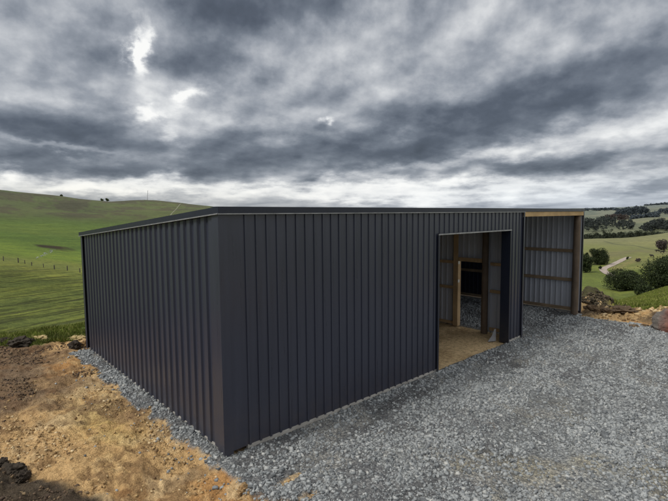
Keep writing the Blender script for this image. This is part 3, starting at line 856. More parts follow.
for xx in ((-0.072, -0.064), (SHED_L + 0.05, SHED_L + 0.058)):
    b = MB(); b.add(*slope_strip(xx[0], xx[1], 0.012, 0.104))
    b.add(*slope_strip(min(xx[0], xx[1] - 0.16) if xx[0] > 1 else -0.064, xx[0] if xx[0] > 1 else 0.10, 0.096, 0.104, 0.17))
    b.build('roof_flashing', M['flash'], shed)
b = MB(); b.add(*slope_strip(-0.084, -0.050, -0.004, 0.0115))
b.build('flashing_edge', M['edge'], shed)['label'] = 'thin bright lip along the sloping roof edge'
for i in range(14):
    y_ = 0.35 + i*0.52
    zc = HF + (HB - HF)*y_/SHED_W + 0.104
    MB().tube((0.0, y_, zc), (0.0, y_, zc + 0.014), 0.012, 0.008, 6).build('roof_screw', M['flash'], shed)

# timber: lintel of the open bay, poles, girts, rafters
MB().box(BAY + 0.014, SHED_L - 0.02, -0.045, 0.0, HF - 0.125, HF + 0.010).build('lintel', M['pine'], shed, bevel=0.004)['label'] = 'fresh pine lintel over the open bay'
MB().box(0.05, BAY - 0.12, 0.02, 0.065, HF - 0.22, HF - 0.02).build('lintel', M['girt'], shed)


def pole(x, y, r=0.118, top=None, lab=None):
    top = top or (HF + (HB - HF)*y/SHED_W - 0.02)
    o = MB().tube((x, y, -0.3), (x, y, top), r*1.05, r*0.93, 18, 14, 0.05).build('pole', M['pole'], shed, smooth=True)
    if lab: o['label'] = lab
    return o


pole(SHED_L - 0.22, 0.08, 0.112, HF - 0.128, 'round timber pole at the open end of the bay')
pole(BAY - 0.24, 1.00, 0.095, lab='round timber pole beside the partition door')
for x_ in (0.25, 4.7, BAY - 0.2, SHED_L - 0.2): pole(x_, SHED_W - 0.2, 0.11)
pole(4.75, 0.2, 0.11); pole(0.25, 0.2, 0.11)
pole(SHED_L - 0.2, 4.9, 0.11); pole(BAY - 0.2, 4.6, 0.11)


def girt(x0, x1, y0, y1, z, h=0.10, mat='girt'):
    return MB().box(x0, x1, y0, y1, z - h/2, z + h/2).build('girt', M[mat], shed, bevel=0.004)


for z in (2.23, 1.20, 0.165):
    girt(SHED_L - 0.090, SHED_L - 0.037, 0.22, SHED_W - 0.06, z, 0.11)
for z in (2.05, 1.24, 0.10):
    girt(PX_ - 0.082, PX_ - 0.032, 2.13, SHED_W - 0.1, z, 0.09, 'stud')
    girt(PX_ - 0.082, PX_ - 0.032, 0.06, 0.90, z + 0.03, 0.09, 'stud')
for z in (0.6, 1.7, 2.7):
    girt(0.06, SHED_L - 0.1, SHED_W - 0.055, SHED_W - 0.006, z)
    girt(0.004, 0.05, 0.1, SHED_W - 0.1, z)
MB().box(PX_ - 0.13, PX_ - 0.084, 1.975, 2.125, 0.03, 3.35).build('stud', M['stud'], shed, bevel=0.004)['label'] = 'pale timber stud beside the partition door'
MB().box(PX_ - 0.13, PX_ + 0.03, 1.955, 1.973, 0.03, 2.10).build('door_jamb', M['stud'], shed)
MB().box(PX_ - 0.13, PX_ - 0.034, 1.025, 1.07, 0.03, 3.35).build('stud', M['stud'], shed, bevel=0.004)
MB().box(PX_ - 0.132, PX_ - 0.086, 1.075, 1.95, 2.10, 2.22).build('door_head', M['stud'], shed, bevel=0.004)
for z in (2.0, 1.42):
    MB().box(PX_ - 0.136, PX_ - 0.05, 1.945, 1.953, z, z + 0.09).build('bracket', M['galv'], shed)
for x_ in (2.3, 4.7, 7.0, BAY - 0.15):
    vs = [(x, y, zr(y) - dz) for y in (0.05, SHED_W - 0.02) for x, dz in ((x_ - 0.025, 0.27), (x_ + 0.025, 0.27), (x_ + 0.025, 0.055), (x_ - 0.025, 0.055))]
    MB().add(vs, [(0, 1, 2, 3), (7, 6, 5, 4), (0, 4, 5, 1), (1, 5, 6, 2), (2, 6, 7, 3), (3, 7, 4, 0)]).build('rafter', M['girt'], shed)
for y_ in (0.9, 1.9, 2.9, 3.9, 4.9, 5.9, 6.9):
    MB().box(0.05, SHED_L - 0.05, y_ - 0.025, y_ + 0.025, zr(y_) - 0.052, zr(y_) - 0.006).build('purlin', M['girt'], shed)

# bent sheet offcut leaning by the doorway
b = MB()
oc = [(8.42, 0.43, 0.01), (8.52, 0.52, 0.01), (8.52, 0.40, 0.50), (8.48, 0.37, 0.30), (8.36, 0.40, 0.02), (8.52, 0.41, 0.46)]
b.add([(8.30, 0.42, 0.02), (8.53, 0.30, 0.02), (8.535, 0.31, 0.36), (8.50, 0.34, 0.35), (8.44, 0.37, 0.18)], [(0, 1, 4), (1, 2, 3, 4)])
o = b.build('metal_offcut', M['galv2'])
sm = o.modifiers.new('thick', 'SOLIDIFY'); sm.thickness = 0.004
tag(o, 'small grey sheet metal offcut leaning inside the right side of the doorway', 'metal offcut')


# ------------------------------------------------------------------ lumps: boulder and turf clods
def lump(name, loc, dims, mat, seed, amp=0.3, sub=4, scale=1.6, rot=0.0):
    import bmesh
    from mathutils import noise as mn
    bm = bmesh.new(); bmesh.ops.create_icosphere(bm, subdivisions=sub, radius=1.0)
    for v in bm.verts:
        p_ = v.co.copy(); q_ = p_*scale + Vector((seed*7.1, seed*3.3, 0))
        n_ = mn.fractal(q_, 1.0, 2.1, 5)
        c_ = mn.cell(q_*1.3)
        v.co = p_*(1 + amp*n_ + amp*0.25*(c_ - 0.5))
        if v.co.z < -0.35: v.co.z = -0.35 + (v.co.z + 0.35)*0.2
        v.co = Vector((v.co.x*dims[0], v.co.y*dims[1], (v.co.z + 0.3)*dims[2]))
    me = bpy.data.meshes.new(name); bm.to_mesh(me); bm.free(); me.materials.append(mat)
    o = bpy.data.objects.new(name, me); o.location = loc; o.rotation_euler = (0, 0, rot); col.objects.link(o)
    return o


def gz(x, y): return float(ground_height(np.array([x]), np.array([y]))[0])


p0, _ = hit(662.5, 330, 8)
B_ = lump('boulder', (p0[0] + 0.25, p0[1] - 0.12, gz(p0[0] + 0.25, p0[1] - 0.12) - 0.02), (0.42, 0.47, 0.46), M['rock'], 3, 0.26, 5, 1.3, 0.4)
tag(B_, 'grey and rust red boulder at the edge of the gravel', 'boulder')
clods = [(20, 345, 0.30, 0.15, 'soil', 'broad dark turf clod beside the green grass strip'),
         (4, 342, 0.16, 0.09, 'soil', 'dark clod at the picture edge past the bare earth'),
         (31, 342.5, 0.14, 0.09, 'soil', 'small dark clod next to the broad turf clod'),
         (75, 348, 0.20, 0.17, 'soil', 'dark earth clod against the back corner of the shed'),
         (84, 346, 0.14, 0.12, 'clod', 'brown clod touching the far end of the side wall'),
         (40, 338.5, 0.26, 0.07, 'straw', 'low heap of straw coloured clay behind the turf clods'),
         (77, 339.5, 0.24, 0.09, 'straw', 'pale clay heap behind the back corner of the shed'),
         (13, 472, 0.15, 0.09, 'soil', 'largest dark clod on the near soil bank'),
         (24, 478, 0.11, 0.09, 'soil', 'dark clod to the right of the largest one on the soil bank'),
         (3, 464, 0.09, 0.07, 'soil', 'small dark clod on top edge of the near soil bank'),
         (244, 490, 0.10, 0.06, 'clod', 'brown lump of clay at the edge of the gravel by the shed corner'),
         (624, 311.5, 0.40, 0.14, 'brown', 'long dark clod on the pad edge left of the boulder'),
         (634, 326.5, 0.17, 0.05, 'brown', 'flat dark clod where the gravel meets the clay'),
         (645, 326, 0.12, 0.05, 'brown', 'small flat clod just left of the boulder'),
         (590, 309, 0.22, 0.12, 'brown', 'dark clod beside the end pole of the shed'),
         (605, 311, 0.2, 0.09, 'brown', 'dark clod between the end pole and the long clod')]
for i, (px, py, r, h, mt, lab) in enumerate(clods):
    p_, _ = hit(px, py, 5)
    o = lump('earth_clod', (p_[0], p_[1], p_[2] - 0.01), (r, r*random.uniform(0.7, 1.0), h), M[mt], 20 + i, 0.42, 4, 2.2, random.uniform(0, 3))
    tag(o, lab, 'earth clod', 'lumps of earth around the shed')


# ------------------------------------------------------------------ trees
def quads(centres, sizes, mat, name, parent=None, flat=0.0):
    n = len(centres)
    a = RNG.normal(size=(n, 3)); a /= np.linalg.norm(a, axis=1)[:, None]
    b = RNG.normal(size=(n, 3)); b -= a*(a*b).sum(1)[:, None]; b /= np.linalg.norm(b, axis=1)[:, None]
    a *= sizes[:, None]*0.5; b *= sizes[:, None]*(0.25 + 0.2*RNG.random(n))[:, None]
    P = np.stack([centres - a, centres + b*0.9 - a*0.15, centres + a, centres - b*0.9 + a*0.15], 1).reshape(-1, 3)
    F = np.arange(n*4).reshape(-1, 4)
    return mesh_np(name, P, F, mat, parent)


def crown_points(n, w, h, base, lobes, seed):
    rg = np.random.default_rng(seed)
    pts = []
    L = []
    for i in range(lobes):
        th = rg.random()*2*math.pi; rr = math.sqrt(rg.random())*0.32*w; zz = base + (h - base)*(0.12 + 0.72*rg.random())
        shrink = 1 - 0.75*abs((zz - base)/(h - base) - 0.42)
        L.append((rr*math.cos(th)*shrink, rr*math.sin(th)*shrink, zz, w*(0.085 + 0.17*rg.random()**1.3)))
    per = n//lobes
    for (x, y, z, r) in L:
        v = rg.normal(size=(per, 3)); v /= np.linalg.norm(v, axis=1)[:, None]
        rad = r*(0.55 + 0.5*rg.random(per)**0.6)*np.where(rg.random(per) < 0.14, 1.0 + 0.4*rg.random(per), 1.0)
        pts.append(np.stack([x + v[:, 0]*rad, y + v[:, 1]*rad, z + v[:, 2]*rad*0.85], 1))
    return np.concatenate(pts), L


def tree(name, loc, w, h, label, cat='tree', mat='leaf', n=7000, leaf=0.36, lobes=26, seed=1, base=None, group=None):
    t = empty(name, loc); tag(t, label, cat, group)
    base = h*0.08 if base is None else base
    P, L = crown_points(n, w, h, base, lobes, seed)
    b = MB(); b.tube((0, 0, -0.8), (0.1, 0, h*0.45), h*0.045, h*0.025, 9, 5, 0.15)
    for i in range(0, min(len(L), 10)):
        l = L[i]; b.tube((0.05, 0, h*(0.12 + 0.03*i)), (l[0]*0.8, l[1]*0.8, l[2]), h*0.018, h*0.006, 6, 2, 0.1)
    b.build('trunk', M['bark'], t, smooth=True)
    quads(P, leaf*(0.6 + 0.8*RNG.random(len(P))), M[mat], 'crown', t)
    return t


def px_h(dpx, d): return dpx*d/FPX*1.02


def tree_top(px, d, ytop, q): return CAM[2] + d*math.tan(azel(px, ytop)[1]) - q[2]


d = 132; q = at_dist(628, d)
tree('broadleaf_tree', q, 10.0, tree_top(628, d, 271.5, q), 'round dark tree below the bend of the farm track', n=34000, leaf=0.25, seed=5, lobes=44)
d = 118; q = at_dist(677, d)
tree('broadleaf_tree', q, 13.5, tree_top(677, d, 258, q), 'largest dark tree, cut by the picture edge above the boulder', n=60000, leaf=0.27, seed=8, lobes=70)
d = 114; q = at_dist(646, d)
tree('broadleaf_tree', q, 4.0, tree_top(646, d, 287, q), 'low dark bush between the round tree and the largest tree', n=4000, leaf=0.3, seed=9, lobes=14)
q, d = hit(597.5, 264.5, 60)
tree('broadleaf_tree', q, 19*d/FPX, tree_top(597.5, d, 248.5, q), 'round dark tree on the slope left of the farm track', n=20000, seed=12, lobes=30, leaf=0.32)
q, d = hit(585.5, 272.5, 60)
tree('broadleaf_tree', q, 15*d/FPX, tree_top(585.5, d, 255, q), 'dark tree between the shed end and the round slope tree', n=14000, leaf=0.3, seed=14)
q, d = hit(587.5, 265, 60)
tree('broadleaf_tree', q, 6*d/FPX, tree_top(587.5, d, 250, q), 'narrow pointed tree beside the shed end', n=3000, seed=15, lobes=12)
q, d = hit(576, 270, 60)
tree('broadleaf_tree', q, 18*d/FPX, tree_top(576, d, 252, q), 'dark tree half hidden by the end of the shed', n=7000, seed=16)
q, d = hit(600.5, 269.5, 60)
tree('shrub', q, 1.5, 1.7, 'small round shrub at the left bend of the track', 'shrub', n=900, leaf=0.25, lobes=8, seed=17)
q, d = hit(637.5, 262, 60)
tree('shrub', q, 3.0, 1.7, 'grey green shrub right of the top of the track', 'shrub', 'leafbare', n=900, leaf=0.3, lobes=8, seed=18)
q, d = hit(664, 251.5, 60)
tree('shrub', q, 11, 6.5, 'brown leafless thicket at the picture edge in the far paddock', 'shrub', 'leafbare', n=3500, leaf=0.6, lobes=16, seed=19)
q, d = hit(627.5, 259.5, 60)
tree('shrub', q, 1.8, 1.9, 'small shrub at the upper end of the track', 'shrub', n=700, leaf=0.25, lobes=7, seed=20)
for px, w, h, lab in ((104.5, 4.0, 3.0, 'left tiny bush on the skyline of the left hill'), (109.8, 4.5, 3.6, 'right tiny bush on the skyline of the left hill'), (64.5, 3, 1.6, 'lone low bush on the highest part of the left skyline')):
    q = at_dist(px, 478)
    tree('shrub', q, w, h*0.75, lab, 'shrub', 'leafB', n=500, leaf=0.7, lobes=7, seed=int(px), group='bushes on the left skyline')


def wood(name, trees, mat, label, leaf, per):
    """far-off wood that reads as one mass"""
    P = []; S = []
    for (x, y, z, w, h) in trees:
        pts, _ = crown_points(per, w, h, 0.0, 6, int(RNG.integers(1e6)))
        P.append(pts + np.array([x, y, z])); S.append(np.full(len(pts), leaf*w/8.0))
    P = np.concatenate(P); S = np.concatenate(S)*(0.6 + 0.8*RNG.random(len(P)))
    tag(quads(P, S, M[mat], name), label, None, kind='stuff')


def rows(n, top, d0, d1, hm, wm, sink=0.0, jitter=0.22):
    """trees along a bearing range so that their tops follow the skyline given in picture rows"""
    out = []
    xs_ = [t[0] for t in top]; ys_ = [t[1] for t in top]
    for i in range(n):
        px = xs_[0] + (xs_[-1] - xs_[0])*random.random()
        d = d0 + (d1 - d0)*random.random()
        q = at_dist(px, d)
        yt = float(np.interp(px, xs_, ys_))
        ztop = CAM[2] + d*math.tan(azel(px, yt)[1])
        h = min(max(ztop - q[2], hm*0.5), hm*2.2)*(1 - jitter*random.random())
        z = q[2]
        out.append((q[0], q[1], z, wm*random.uniform(0.7, 1.3), h))
    return out


wood('woodland', rows(300, [(560, 231), (587, 231.5), (596, 227.5), (606, 225), (621, 223.5), (633, 226), (643, 229.5), (655, 229), (668, 230.5), (700, 229)], 548, 640, 9, 9, jitter=0.12), 'wood1', 'dark belt of trees behind the far paddock', 0.75, 420)
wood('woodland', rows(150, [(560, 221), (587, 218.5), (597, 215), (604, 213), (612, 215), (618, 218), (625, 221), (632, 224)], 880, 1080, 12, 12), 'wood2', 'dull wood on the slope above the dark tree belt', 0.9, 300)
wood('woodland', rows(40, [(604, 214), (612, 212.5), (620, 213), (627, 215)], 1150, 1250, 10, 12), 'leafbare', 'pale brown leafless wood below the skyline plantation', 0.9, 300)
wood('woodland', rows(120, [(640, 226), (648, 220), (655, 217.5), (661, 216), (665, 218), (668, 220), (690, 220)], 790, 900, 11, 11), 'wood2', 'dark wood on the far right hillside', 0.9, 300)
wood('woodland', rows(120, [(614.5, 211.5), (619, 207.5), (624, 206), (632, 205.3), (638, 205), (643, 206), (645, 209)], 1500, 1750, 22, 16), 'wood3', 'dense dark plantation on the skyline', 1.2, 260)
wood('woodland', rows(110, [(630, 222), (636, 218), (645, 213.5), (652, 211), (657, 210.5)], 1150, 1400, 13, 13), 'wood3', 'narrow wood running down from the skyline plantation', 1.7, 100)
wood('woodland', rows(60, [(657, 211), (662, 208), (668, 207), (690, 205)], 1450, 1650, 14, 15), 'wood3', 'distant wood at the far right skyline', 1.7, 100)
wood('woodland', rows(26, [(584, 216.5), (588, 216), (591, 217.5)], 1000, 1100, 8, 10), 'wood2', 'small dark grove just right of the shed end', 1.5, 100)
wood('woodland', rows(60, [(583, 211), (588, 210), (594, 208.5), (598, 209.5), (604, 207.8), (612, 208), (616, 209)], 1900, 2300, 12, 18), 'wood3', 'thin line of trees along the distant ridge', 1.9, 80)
wood('woodland', rows(80, [(643, 206), (652, 204.6), (660, 204), (668, 203.4), (700, 202)], 3000, 3400, 14, 30), 'wood3', 'trees on the most distant ridge, blue grey with painted haze', 2.2, 60)

# ------------------------------------------------------------------ farm track
def strip(name, pts, width, mat, lift=0.06):
    pts = [np.array(p) for p in pts]
    # smooth with catmull-rom in plan
    out = []
    for i in range(len(pts) - 1):
        p0 = pts[max(i - 1, 0)]; p1 = pts[i]; p2 = pts[i+1]; p3 = pts[min(i + 2, len(pts) - 1)]
        for t in np.linspace(0, 1, 14, endpoint=False):
            out.append(0.5*((2*p1) + (-p0 + p2)*t + (2*p0 - 5*p1 + 4*p2 - p3)*t*t + (-p0 + 3*p1 - 3*p2 + p3)*t**3))
    out.append(pts[-1]); out = np.array(out)
    tg = np.gradient(out[:, :2], axis=0); tg /= np.linalg.norm(tg, axis=1)[:, None] + 1e-9
    nr = np.stack([-tg[:, 1], tg[:, 0]], 1)
    V = []; nn = 6
    for j in range(nn):
        s = (j/(nn - 1) - 0.5)*width*(1 + 0.12*(RNG.random(len(out)) - 0.5))
        xy = out[:, :2] + nr*s[:, None]
        V.append(np.stack([xy[:, 0], xy[:, 1], ground_height(xy[:, 0], xy[:, 1]) + lift], 1))
    V = np.concatenate(V); n = len(out); F = []
    for j in range(nn - 1):
        for i in range(n - 1): F.append((j*n + i, j*n + i + 1, (j+1)*n + i + 1, (j+1)*n + i))
    o = mesh_np(name, V, F, mat, smooth=True); tag(o, kind='structure'); return o


tp = [hit(px, py, 60)[0] for px, py in ((629, 257.3), (624, 259.2), (619.5, 261.6), (611, 265.6), (603.5, 269.0), (604.5, 271.6), (609, 274.2), (617, 277.5))]
strip('farm_track', tp, 2.6, M['track'], 0.12)
tp = [hit(px, py, 200)[0] for px, py in ((170.5, 215.5), (176, 209.5), (181, 203.8))]
strip('path', tp, 0.8, M['worn'], 0.1)

# ------------------------------------------------------------------ fence on the left hillside
pts = [hit(px, py, 90)[0] for px, py in ((-12, 260), (3.6, 261), (18.4, 262.6), (25, 263.8), (31.6, 265.6), (43.6, 267.4), (54.5, 269.4), (67.4, 270.6), (80, 272.5), (93, 275))]
fence = empty('post_fence', tuple(pts[1])); tag(fence, 'line of dark weathered fence posts across the left hillside', 'fence')
for i, q in enumerate(pts):
    lean = random.uniform(-0.08, 0.08); hh = random.uniform(0.8, 1.15)
    r = random.uniform(0.08, 0.13)
    MB().tube(np.array([0, 0, -0.3]) + q - pts[1], np.array([lean, lean, hh]) + q - pts[1], r, r*0.9, 8, 3, 0.1).build('post', M['post'], fence)
for hz_ in (0.3, 0.62, 0.95):
    b = MB()
    for a_, c_ in zip(pts[:-1], pts[1:]):
        b.tube(a_ - pts[1] + np.array([0, 0, hz_]), c_ - pts[1] + np.array([0, 0, hz_]), 0.006, 0.006, 4)
    b.build('wire', M['wire'], fence)

# mast on the ridge
q = at_dist(149.3, 478)
ms = empty('radio_mast', tuple(q)); tag(ms, 'thin grey mast leaning slightly on the skyline of the left hill', 'mast')
MB().tube((0, 0, -1), (0.9*RT[0], 0.9*RT[1], 9.2), 0.24, 0.14, 8, 4).build('pole', M['mast'], ms)
MB().tube((0.75*RT[0], 0.75*RT[1], 8.2), (0.75*RT[0] + 0.5, 0.75*RT[1] + 0.4, 8.3), 0.06, 0.06, 6).build('aerial', M['mast'], ms)

# stones in the gully on the left hillside
xs = []; ys = []
for t in np.linspace(0, 1, 60):
    h_, _ = hit(38 + 16*t + random.uniform(-2, 2), 258 - 8.5*t + random.uniform(-1.0, 1.0), 90); xs.append(h_[0]); ys.append(h_[1])
xs = np.array(xs); ys = np.array(ys)
scatter_stones('gully_stones', xs, ys, 0.12 + 0.38*RNG.random(len(xs))**2, M['stone'], 'pale stones along the gully on the left hillside')


# ------------------------------------------------------------------ cattle
def make_cow():
    me = bpy.data.meshes.new('cow')
    V = [(0, 0, 1.05), (-0.55, 0, 1.08), (-0.95, 0, 1.1), (0.5, 0, 1.1), (0.85, 0, 1.18), (1.15, 0, 1.25), (1.45, 0, 1.05), (1.62, 0, 0.92)]
    Ed = [(0, 1), (1, 2), (0, 3), (3, 4), (4, 5), (5, 6), (6, 7)]
    R_ = [0.42, 0.38, 0.28, 0.38, 0.28, 0.16, 0.14, 0.09]
    for sx in (-1, 1):
        for bi, x, kn in ((2, -0.9, 0.08), (3, 0.6, -0.03)):
            b0 = len(V); V += [(x, 0.2*sx, 0.75), (x - kn, 0.2*sx, 0.45), (x, 0.2*sx, 0.02)]; R_ += [0.15, 0.08, 0.06]
            Ed += [(bi, b0), (b0, b0 + 1), (b0 + 1, b0 + 2)]
        b0 = len(V); V += [(1.25, 0.2*sx, 1.3)]; R_ += [0.05]; Ed += [(5, b0)]
    b0 = len(V); V += [(-1.15, 0, 1.05), (-1.2, 0, 0.5)]; R_ += [0.05, 0.04]; Ed += [(2, b0), (b0, b0 + 1)]
    me.from_pydata(V, Ed, []); o = bpy.data.objects.new('cow', me); col.objects.link(o)
    sk = o.modifiers.new('skin', 'SKIN'); ss = o.modifiers.new('sub', 'SUBSURF'); ss.levels = 1; ss.render_levels = 1
    for i, r in enumerate(R_): me.skin_vertices[0].data[i].radius = (r, r)
    me.skin_vertices[0].data[0].use_root = True
    me.materials.append(M['cow'])
    return o


cow0 = make_cow()
for i, (px, py, rz, lab) in enumerate(((651.8, 257.6, 0.9, 'lowest of the dark cows grazing in the far paddock'), (657.4, 252.2, 2.4, 'dark cow left of the brown thicket in the far paddock'), (662.5, 253.4, -0.7, 'dark cow just below the brown thicket in the far paddock'))):
    q, d = hit(px, py, 60)
    o = cow0 if i == 0 else cow0.copy()
    if i: col.objects.link(o)
    o.location = q; o.rotation_euler = (0, 0, rz)
    tag(o, lab, 'cow', 'cows in the far paddock')

# ------------------------------------------------------------------ sky and light
world = bpy.data.worlds.new('World'); scene.world = world; world.use_nodes = True
wt = world.node_tree
for n_ in list(wt.nodes): wt.nodes.remove(n_)


class W(N):
    def __init__(self): self.t = wt


w = W()
SUN_AZ, SUN_EL = math.radians(163), math.radians(48)
sky = w.n('ShaderNodeTexSky', sky_type='NISHITA', sun_disc=False, sun_elevation=SUN_EL, sun_rotation=math.radians(90) - SUN_AZ, air_density=1.0, dust_density=1.0)
bg_sky = w.n('ShaderNodeBackground'); bg_sky.inputs['Strength'].default_value = 0.09
w.l(sky.outputs[0], bg_sky.inputs[0])
tc = w.n('ShaderNodeTexCoord')
D = tc.outputs['Generated']
nrmz = w.n('ShaderNodeVectorMath', operation='NORMALIZE'); w.l(D, nrmz.inputs[0]); D = nrmz.outputs[0]
sd = w.n('ShaderNodeSeparateXYZ'); w.l(D, sd.inputs[0])
# bearings measured from 47.6 degrees, the open side of the valley
cy_, sy_ = math.cos(YAW), math.sin(YAW)
fx = w.math('ADD', w.math('MULTIPLY', sd.outputs[0], cy_), w.math('MULTIPLY', sd.outputs[1], sy_))
fy = w.math('ADD', w.math('MULTIPLY', sd.outputs[0], -sy_), w.math('MULTIPLY', sd.outputs[1], cy_))
zz = w.math('MAXIMUM', sd.outputs[2], 0.0)
AZ = w.math('ARCTAN2', fy, fx); EL = w.math('ARCSINE', zz)
# cloud deck coordinates (flat layer seen in perspective)
den = w.math('ADD', zz, 0.17)
deck = w.n('ShaderNodeCombineXYZ')
w.l(w.math('DIVIDE', fx, den), deck.inputs[0]); w.l(w.math('DIVIDE', fy, den), deck.inputs[1])
deckv = deck.outputs[0]


def add_vec(a, b):
    o = w.n('ShaderNodeVectorMath', operation='ADD')
    w.l(a, o.inputs[0])
    if isinstance(b, tuple): o.inputs[1].default_value = b
    else: w.l(b, o.inputs[1])
    return o.outputs[0]


def fnoise(v, s, det, ro, dist=0.0, col_=False):
    o = w.n('ShaderNodeTexNoise'); o.inputs['Scale'].default_value = s; o.inputs['Detail'].default_value = det
    o.inputs['Roughness'].default_value = ro; o.inputs['Distortion'].default_value = dist; w.l(v, o.inputs['Vector'])
    return o.outputs['Color' if col_ else 0]


deckv = add_vec(deckv, (3.7, 1.9, 0.4))
# warp of the bearing/height field so that nothing has a drawn edge
def warp(src, v, s, det, ro, amt):
    wn = fnoise(v, s, det, ro, 0.0, True)
    wv = w.n('ShaderNodeVectorMath', operation='SUBTRACT'); w.l(wn, wv.inputs[0]); wv.inputs[1].default_value = (0.5, 0.5, 0.5)
    ws = w.n('ShaderNodeVectorMath', operation='MULTIPLY'); w.l(wv.outputs[0], ws.inputs[0]); ws.inputs[1].default_value = amt
    return add_vec(src, ws.outputs[0])


ae = w.n('ShaderNodeCombineXYZ'); w.l(AZ, ae.inputs[0]); w.l(EL, ae.inputs[1])
# domain for the billows: bearing and height, rows closing up towards the horizon
rowy = w.math('MULTIPLY', w.math('LOGARITHM', w.math('ADD', EL, 0.13), math.e), 1.0)
bil = w.n('ShaderNodeCombineXYZ'); w.l(w.math('MULTIPLY', AZ, 5.2), bil.inputs[0]); w.l(w.math('MULTIPLY', rowy, 3.0), bil.inputs[1]); w.l(w.math('MULTIPLY', fx, 0.5), bil.inputs[2])
BV = bil.outputs[0]
AE = warp(ae.outputs[0], BV, 1.1, 3, 0.5, (0.22, 0.075, 0))
AE = warp(AE, BV, 4.0, 9, 0.60, (0.085, 0.050, 0))


def blob(px, py, rx, ry, tilt, amp):
    a0, e0 = azel(px, py); a0 -= YAW
    sub = w.n('ShaderNodeVectorMath', operation='SUBTRACT'); w.l(AE, sub.inputs[0]); sub.inputs[1].default_value = (a0, e0, 0)
    sa, se = rx/FPX*0.8, ry/FPX*0.9
    th = math.radians(tilt)
    c_, s_ = math.cos(th), math.sin(th)
    q = []
    for vec in ((-c_/sa, s_/sa, 0), (s_/se, c_/se, 0)):
        dt = w.n('ShaderNodeVectorMath', operation='DOT_PRODUCT'); w.l(sub.outputs[0], dt.inputs[0]); dt.inputs[1].default_value = vec
        q.append(w.math('MULTIPLY', dt.outputs['Value'], dt.outputs['Value']))
    g = w.math('POWER', math.e, w.math('MULTIPLY', w.math('ADD', q[0], q[1]), -1.0))
    return w.math('MULTIPLY', g, amp)


BLOBS = [  # picture place, half sizes, tilt (up to the right), brightness change
    (250, 0, 150, 26, 0, -0.32), (205, 68, 55, 18, 0, -0.24), (50, 128, 110, 24, 0, -0.26), (265, 148, 120, 20, -4, -0.24),
    (405, 142, 120, 22, 9, -0.31), (570, 92, 150, 26, 15, -0.24), (640, 85, 60, 25, 0, -0.05), (110, 90, 40, 40, 20, -0.10), (668, 150, 60, 8, 8, -0.05),
    (390, 60, 60, 50, 25, 0.11), (450, 20, 80, 30, 10, 0.06), (560, 25, 110, 26, 10, 0.03), (30, 45, 70, 34, -25, 0.06), (20, 98, 60, 20, 0, 0.04),
    (131, 48, 10, 18, 10, 0.80), (151, 112, 15, 5, 15, 0.30), (188, 94, 17, 6, 10, 0.40), (172, 132, 12, 8, 0, 0.25), (160, 105, 50, 26, 10, 0.08),
    (315, 124, 7, 3.5, 0, 0.30), (150, 78, 55, 50, 0, 0.10), (600, 45, 90, 25, 12, 0.05), (360, 40, 70, 40, 20, 0.07), (70, 147.5, 55, 5, -2, 0.26), (100, 166, 140, 12, -3, -0.16),
    (560, 141, 160, 10, 10, 0.20), (560, 161, 140, 7, 4, -0.16), (390, 170, 120, 5, 6, 0.12), (330, 173, 110, 5, -2, -0.08),
    (110, 188, 110, 8, 0, 0.34), (8, 172, 16, 9, 0, 0.40), (330, 189, 170, 8, 0, 0.30), (560, 184, 140, 7, 2, 0.24), (400, 197, 200, 8, 0, 0.24), (610, 200, 110, 7, 0, 0.05), (640, 188, 60, 5, 0, -0.10),
]
tot = None
for b_ in BLOBS:
    g = blob(*b_); tot = g if tot is None else w.math('ADD', tot, g)
nA = fnoise(BV, 0.72, 8, 0.48, 0.0)
nB = fnoise(add_vec(BV, (0.10, 0.22, 0.0)), 0.72, 8, 0.48, 0.0)
nC = fnoise(BV, 2.4, 9, 0.58, 0.0)
nD = fnoise(add_vec(BV, (0.035, 0.075, 0.0)), 2.4, 9, 0.58, 0.0)
stv = w.n('ShaderNodeCombineXYZ'); w.l(w.math('MULTIPLY', AZ, 7.0), stv.inputs[0]); w.l(w.math('MULTIPLY', EL, 60.0), stv.inputs[1]); w.l(fx, stv.inputs[2])
nS = fnoise(stv.outputs[0], 1.0, 6, 0.58, 0.8)
low = w.maprange(EL, 0.02, 0.085, 1.0, 0.0)
high = w.math('SUBTRACT', 1.0, low)
Lm = w.math('ADD', 0.545, w.math('MULTIPLY', tot, 1.12))
Lm = w.math('ADD', Lm, w.math('MULTIPLY', w.math('MULTIPLY', w.math('SUBTRACT', nA, 0.5), 0.42), w.maprange(high, 0, 1, 0.35, 1)))
Lm = w.math('ADD', Lm, w.math('MULTIPLY', w.math('MULTIPLY', w.math('SUBTRACT', nA, nB), 1.55), w.maprange(high, 0, 1, 0.25, 1)))
Lm = w.math('ADD', Lm, w.math('MULTIPLY', w.math('SUBTRACT', nC, 0.5), 0.12))
Lm = w.math('ADD', Lm, w.math('MULTIPLY', w.math('MULTIPLY', w.math('SUBTRACT', nC, nD), 0.26), w.maprange(high, 0, 1, 0.3, 1)))
Lm = w.math('ADD', Lm, w.math('MULTIPLY', w.math('MULTIPLY', w.math('SUBTRACT', nS, 0.5), 0.50), low))
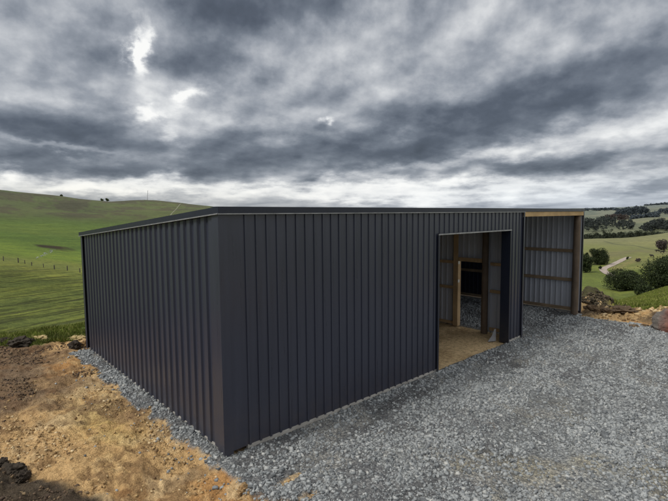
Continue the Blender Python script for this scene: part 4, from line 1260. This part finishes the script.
# unseen sky brightened overhead and to the right to fill the shed walls
Lm = w.math('ADD', Lm, w.math('MULTIPLY', w.maprange(EL, 0.45, 1.0, 0.0, 1.0), 0.55))
Lm = w.math('ADD', Lm, w.math('MULTIPLY', w.math('MULTIPLY', w.maprange(fy, -0.62, -0.85, 0.0, 1.0), w.maprange(EL, 0.5, 0.9, 1.0, 0.0)), 0.45))
Lm = w.math('ADD', Lm, w.math('MULTIPLY', w.math('MULTIPLY', w.maprange(fx, -0.55, -0.95, 0.0, 1.0), w.maprange(EL, 0.5, 0.9, 1.0, 0.0)), 0.02))
cr = w.ramp(Lm, [(0.0, (0.066, 0.079, 0.102)), (0.18, (0.097, 0.115, 0.148)), (0.36, (0.172, 0.197, 0.238)), (0.52, (0.318, 0.345, 0.390)), (0.70, (0.56, 0.58, 0.61)), (0.88, (0.86, 0.87, 0.87)), (1.0, (1.0, 1.0, 0.98))])
warm = w.mix(w.math('MULTIPLY', w.math('MULTIPLY', low, w.maprange(AZ, 0.0, 0.5, 0.0, 1.0)), 0.8), (1, 1, 1), (1.0, 0.975, 0.88))
cool = w.mix(w.math('MULTIPLY', low, w.maprange(AZ, 0.0, -0.5, 0.0, 1.0)), (1, 1, 1), (0.92, 0.97, 1.03))
cr = w.mix(1.0, w.mix(1.0, cr, warm, 'MULTIPLY'), cool, 'MULTIPLY')
bg_cl = w.n('ShaderNodeBackground'); w.l(cr, bg_cl.inputs[0]); bg_cl.inputs['Strength'].default_value = 1.0
mx = w.n('ShaderNodeMixShader'); mx.inputs[0].default_value = 0.95
w.l(bg_sky.outputs[0], mx.inputs[1]); w.l(bg_cl.outputs[0], mx.inputs[2])
out = w.n('ShaderNodeOutputWorld'); w.l(mx.outputs[0], out.inputs[0])

sun_d = bpy.data.lights.new('sun', 'SUN'); sun_d.energy = 2.2; sun_d.angle = math.radians(18); sun_d.color = (1.0, 0.95, 0.86)
sun = bpy.data.objects.new('sun', sun_d); col.objects.link(sun)
sdir = Vector((math.cos(SUN_EL)*math.cos(SUN_AZ), math.cos(SUN_EL)*math.sin(SUN_AZ), math.sin(SUN_EL)))
sun.rotation_euler = sdir.to_track_quat('Z', 'Y').to_euler()
scene.cycles.max_bounces = 6
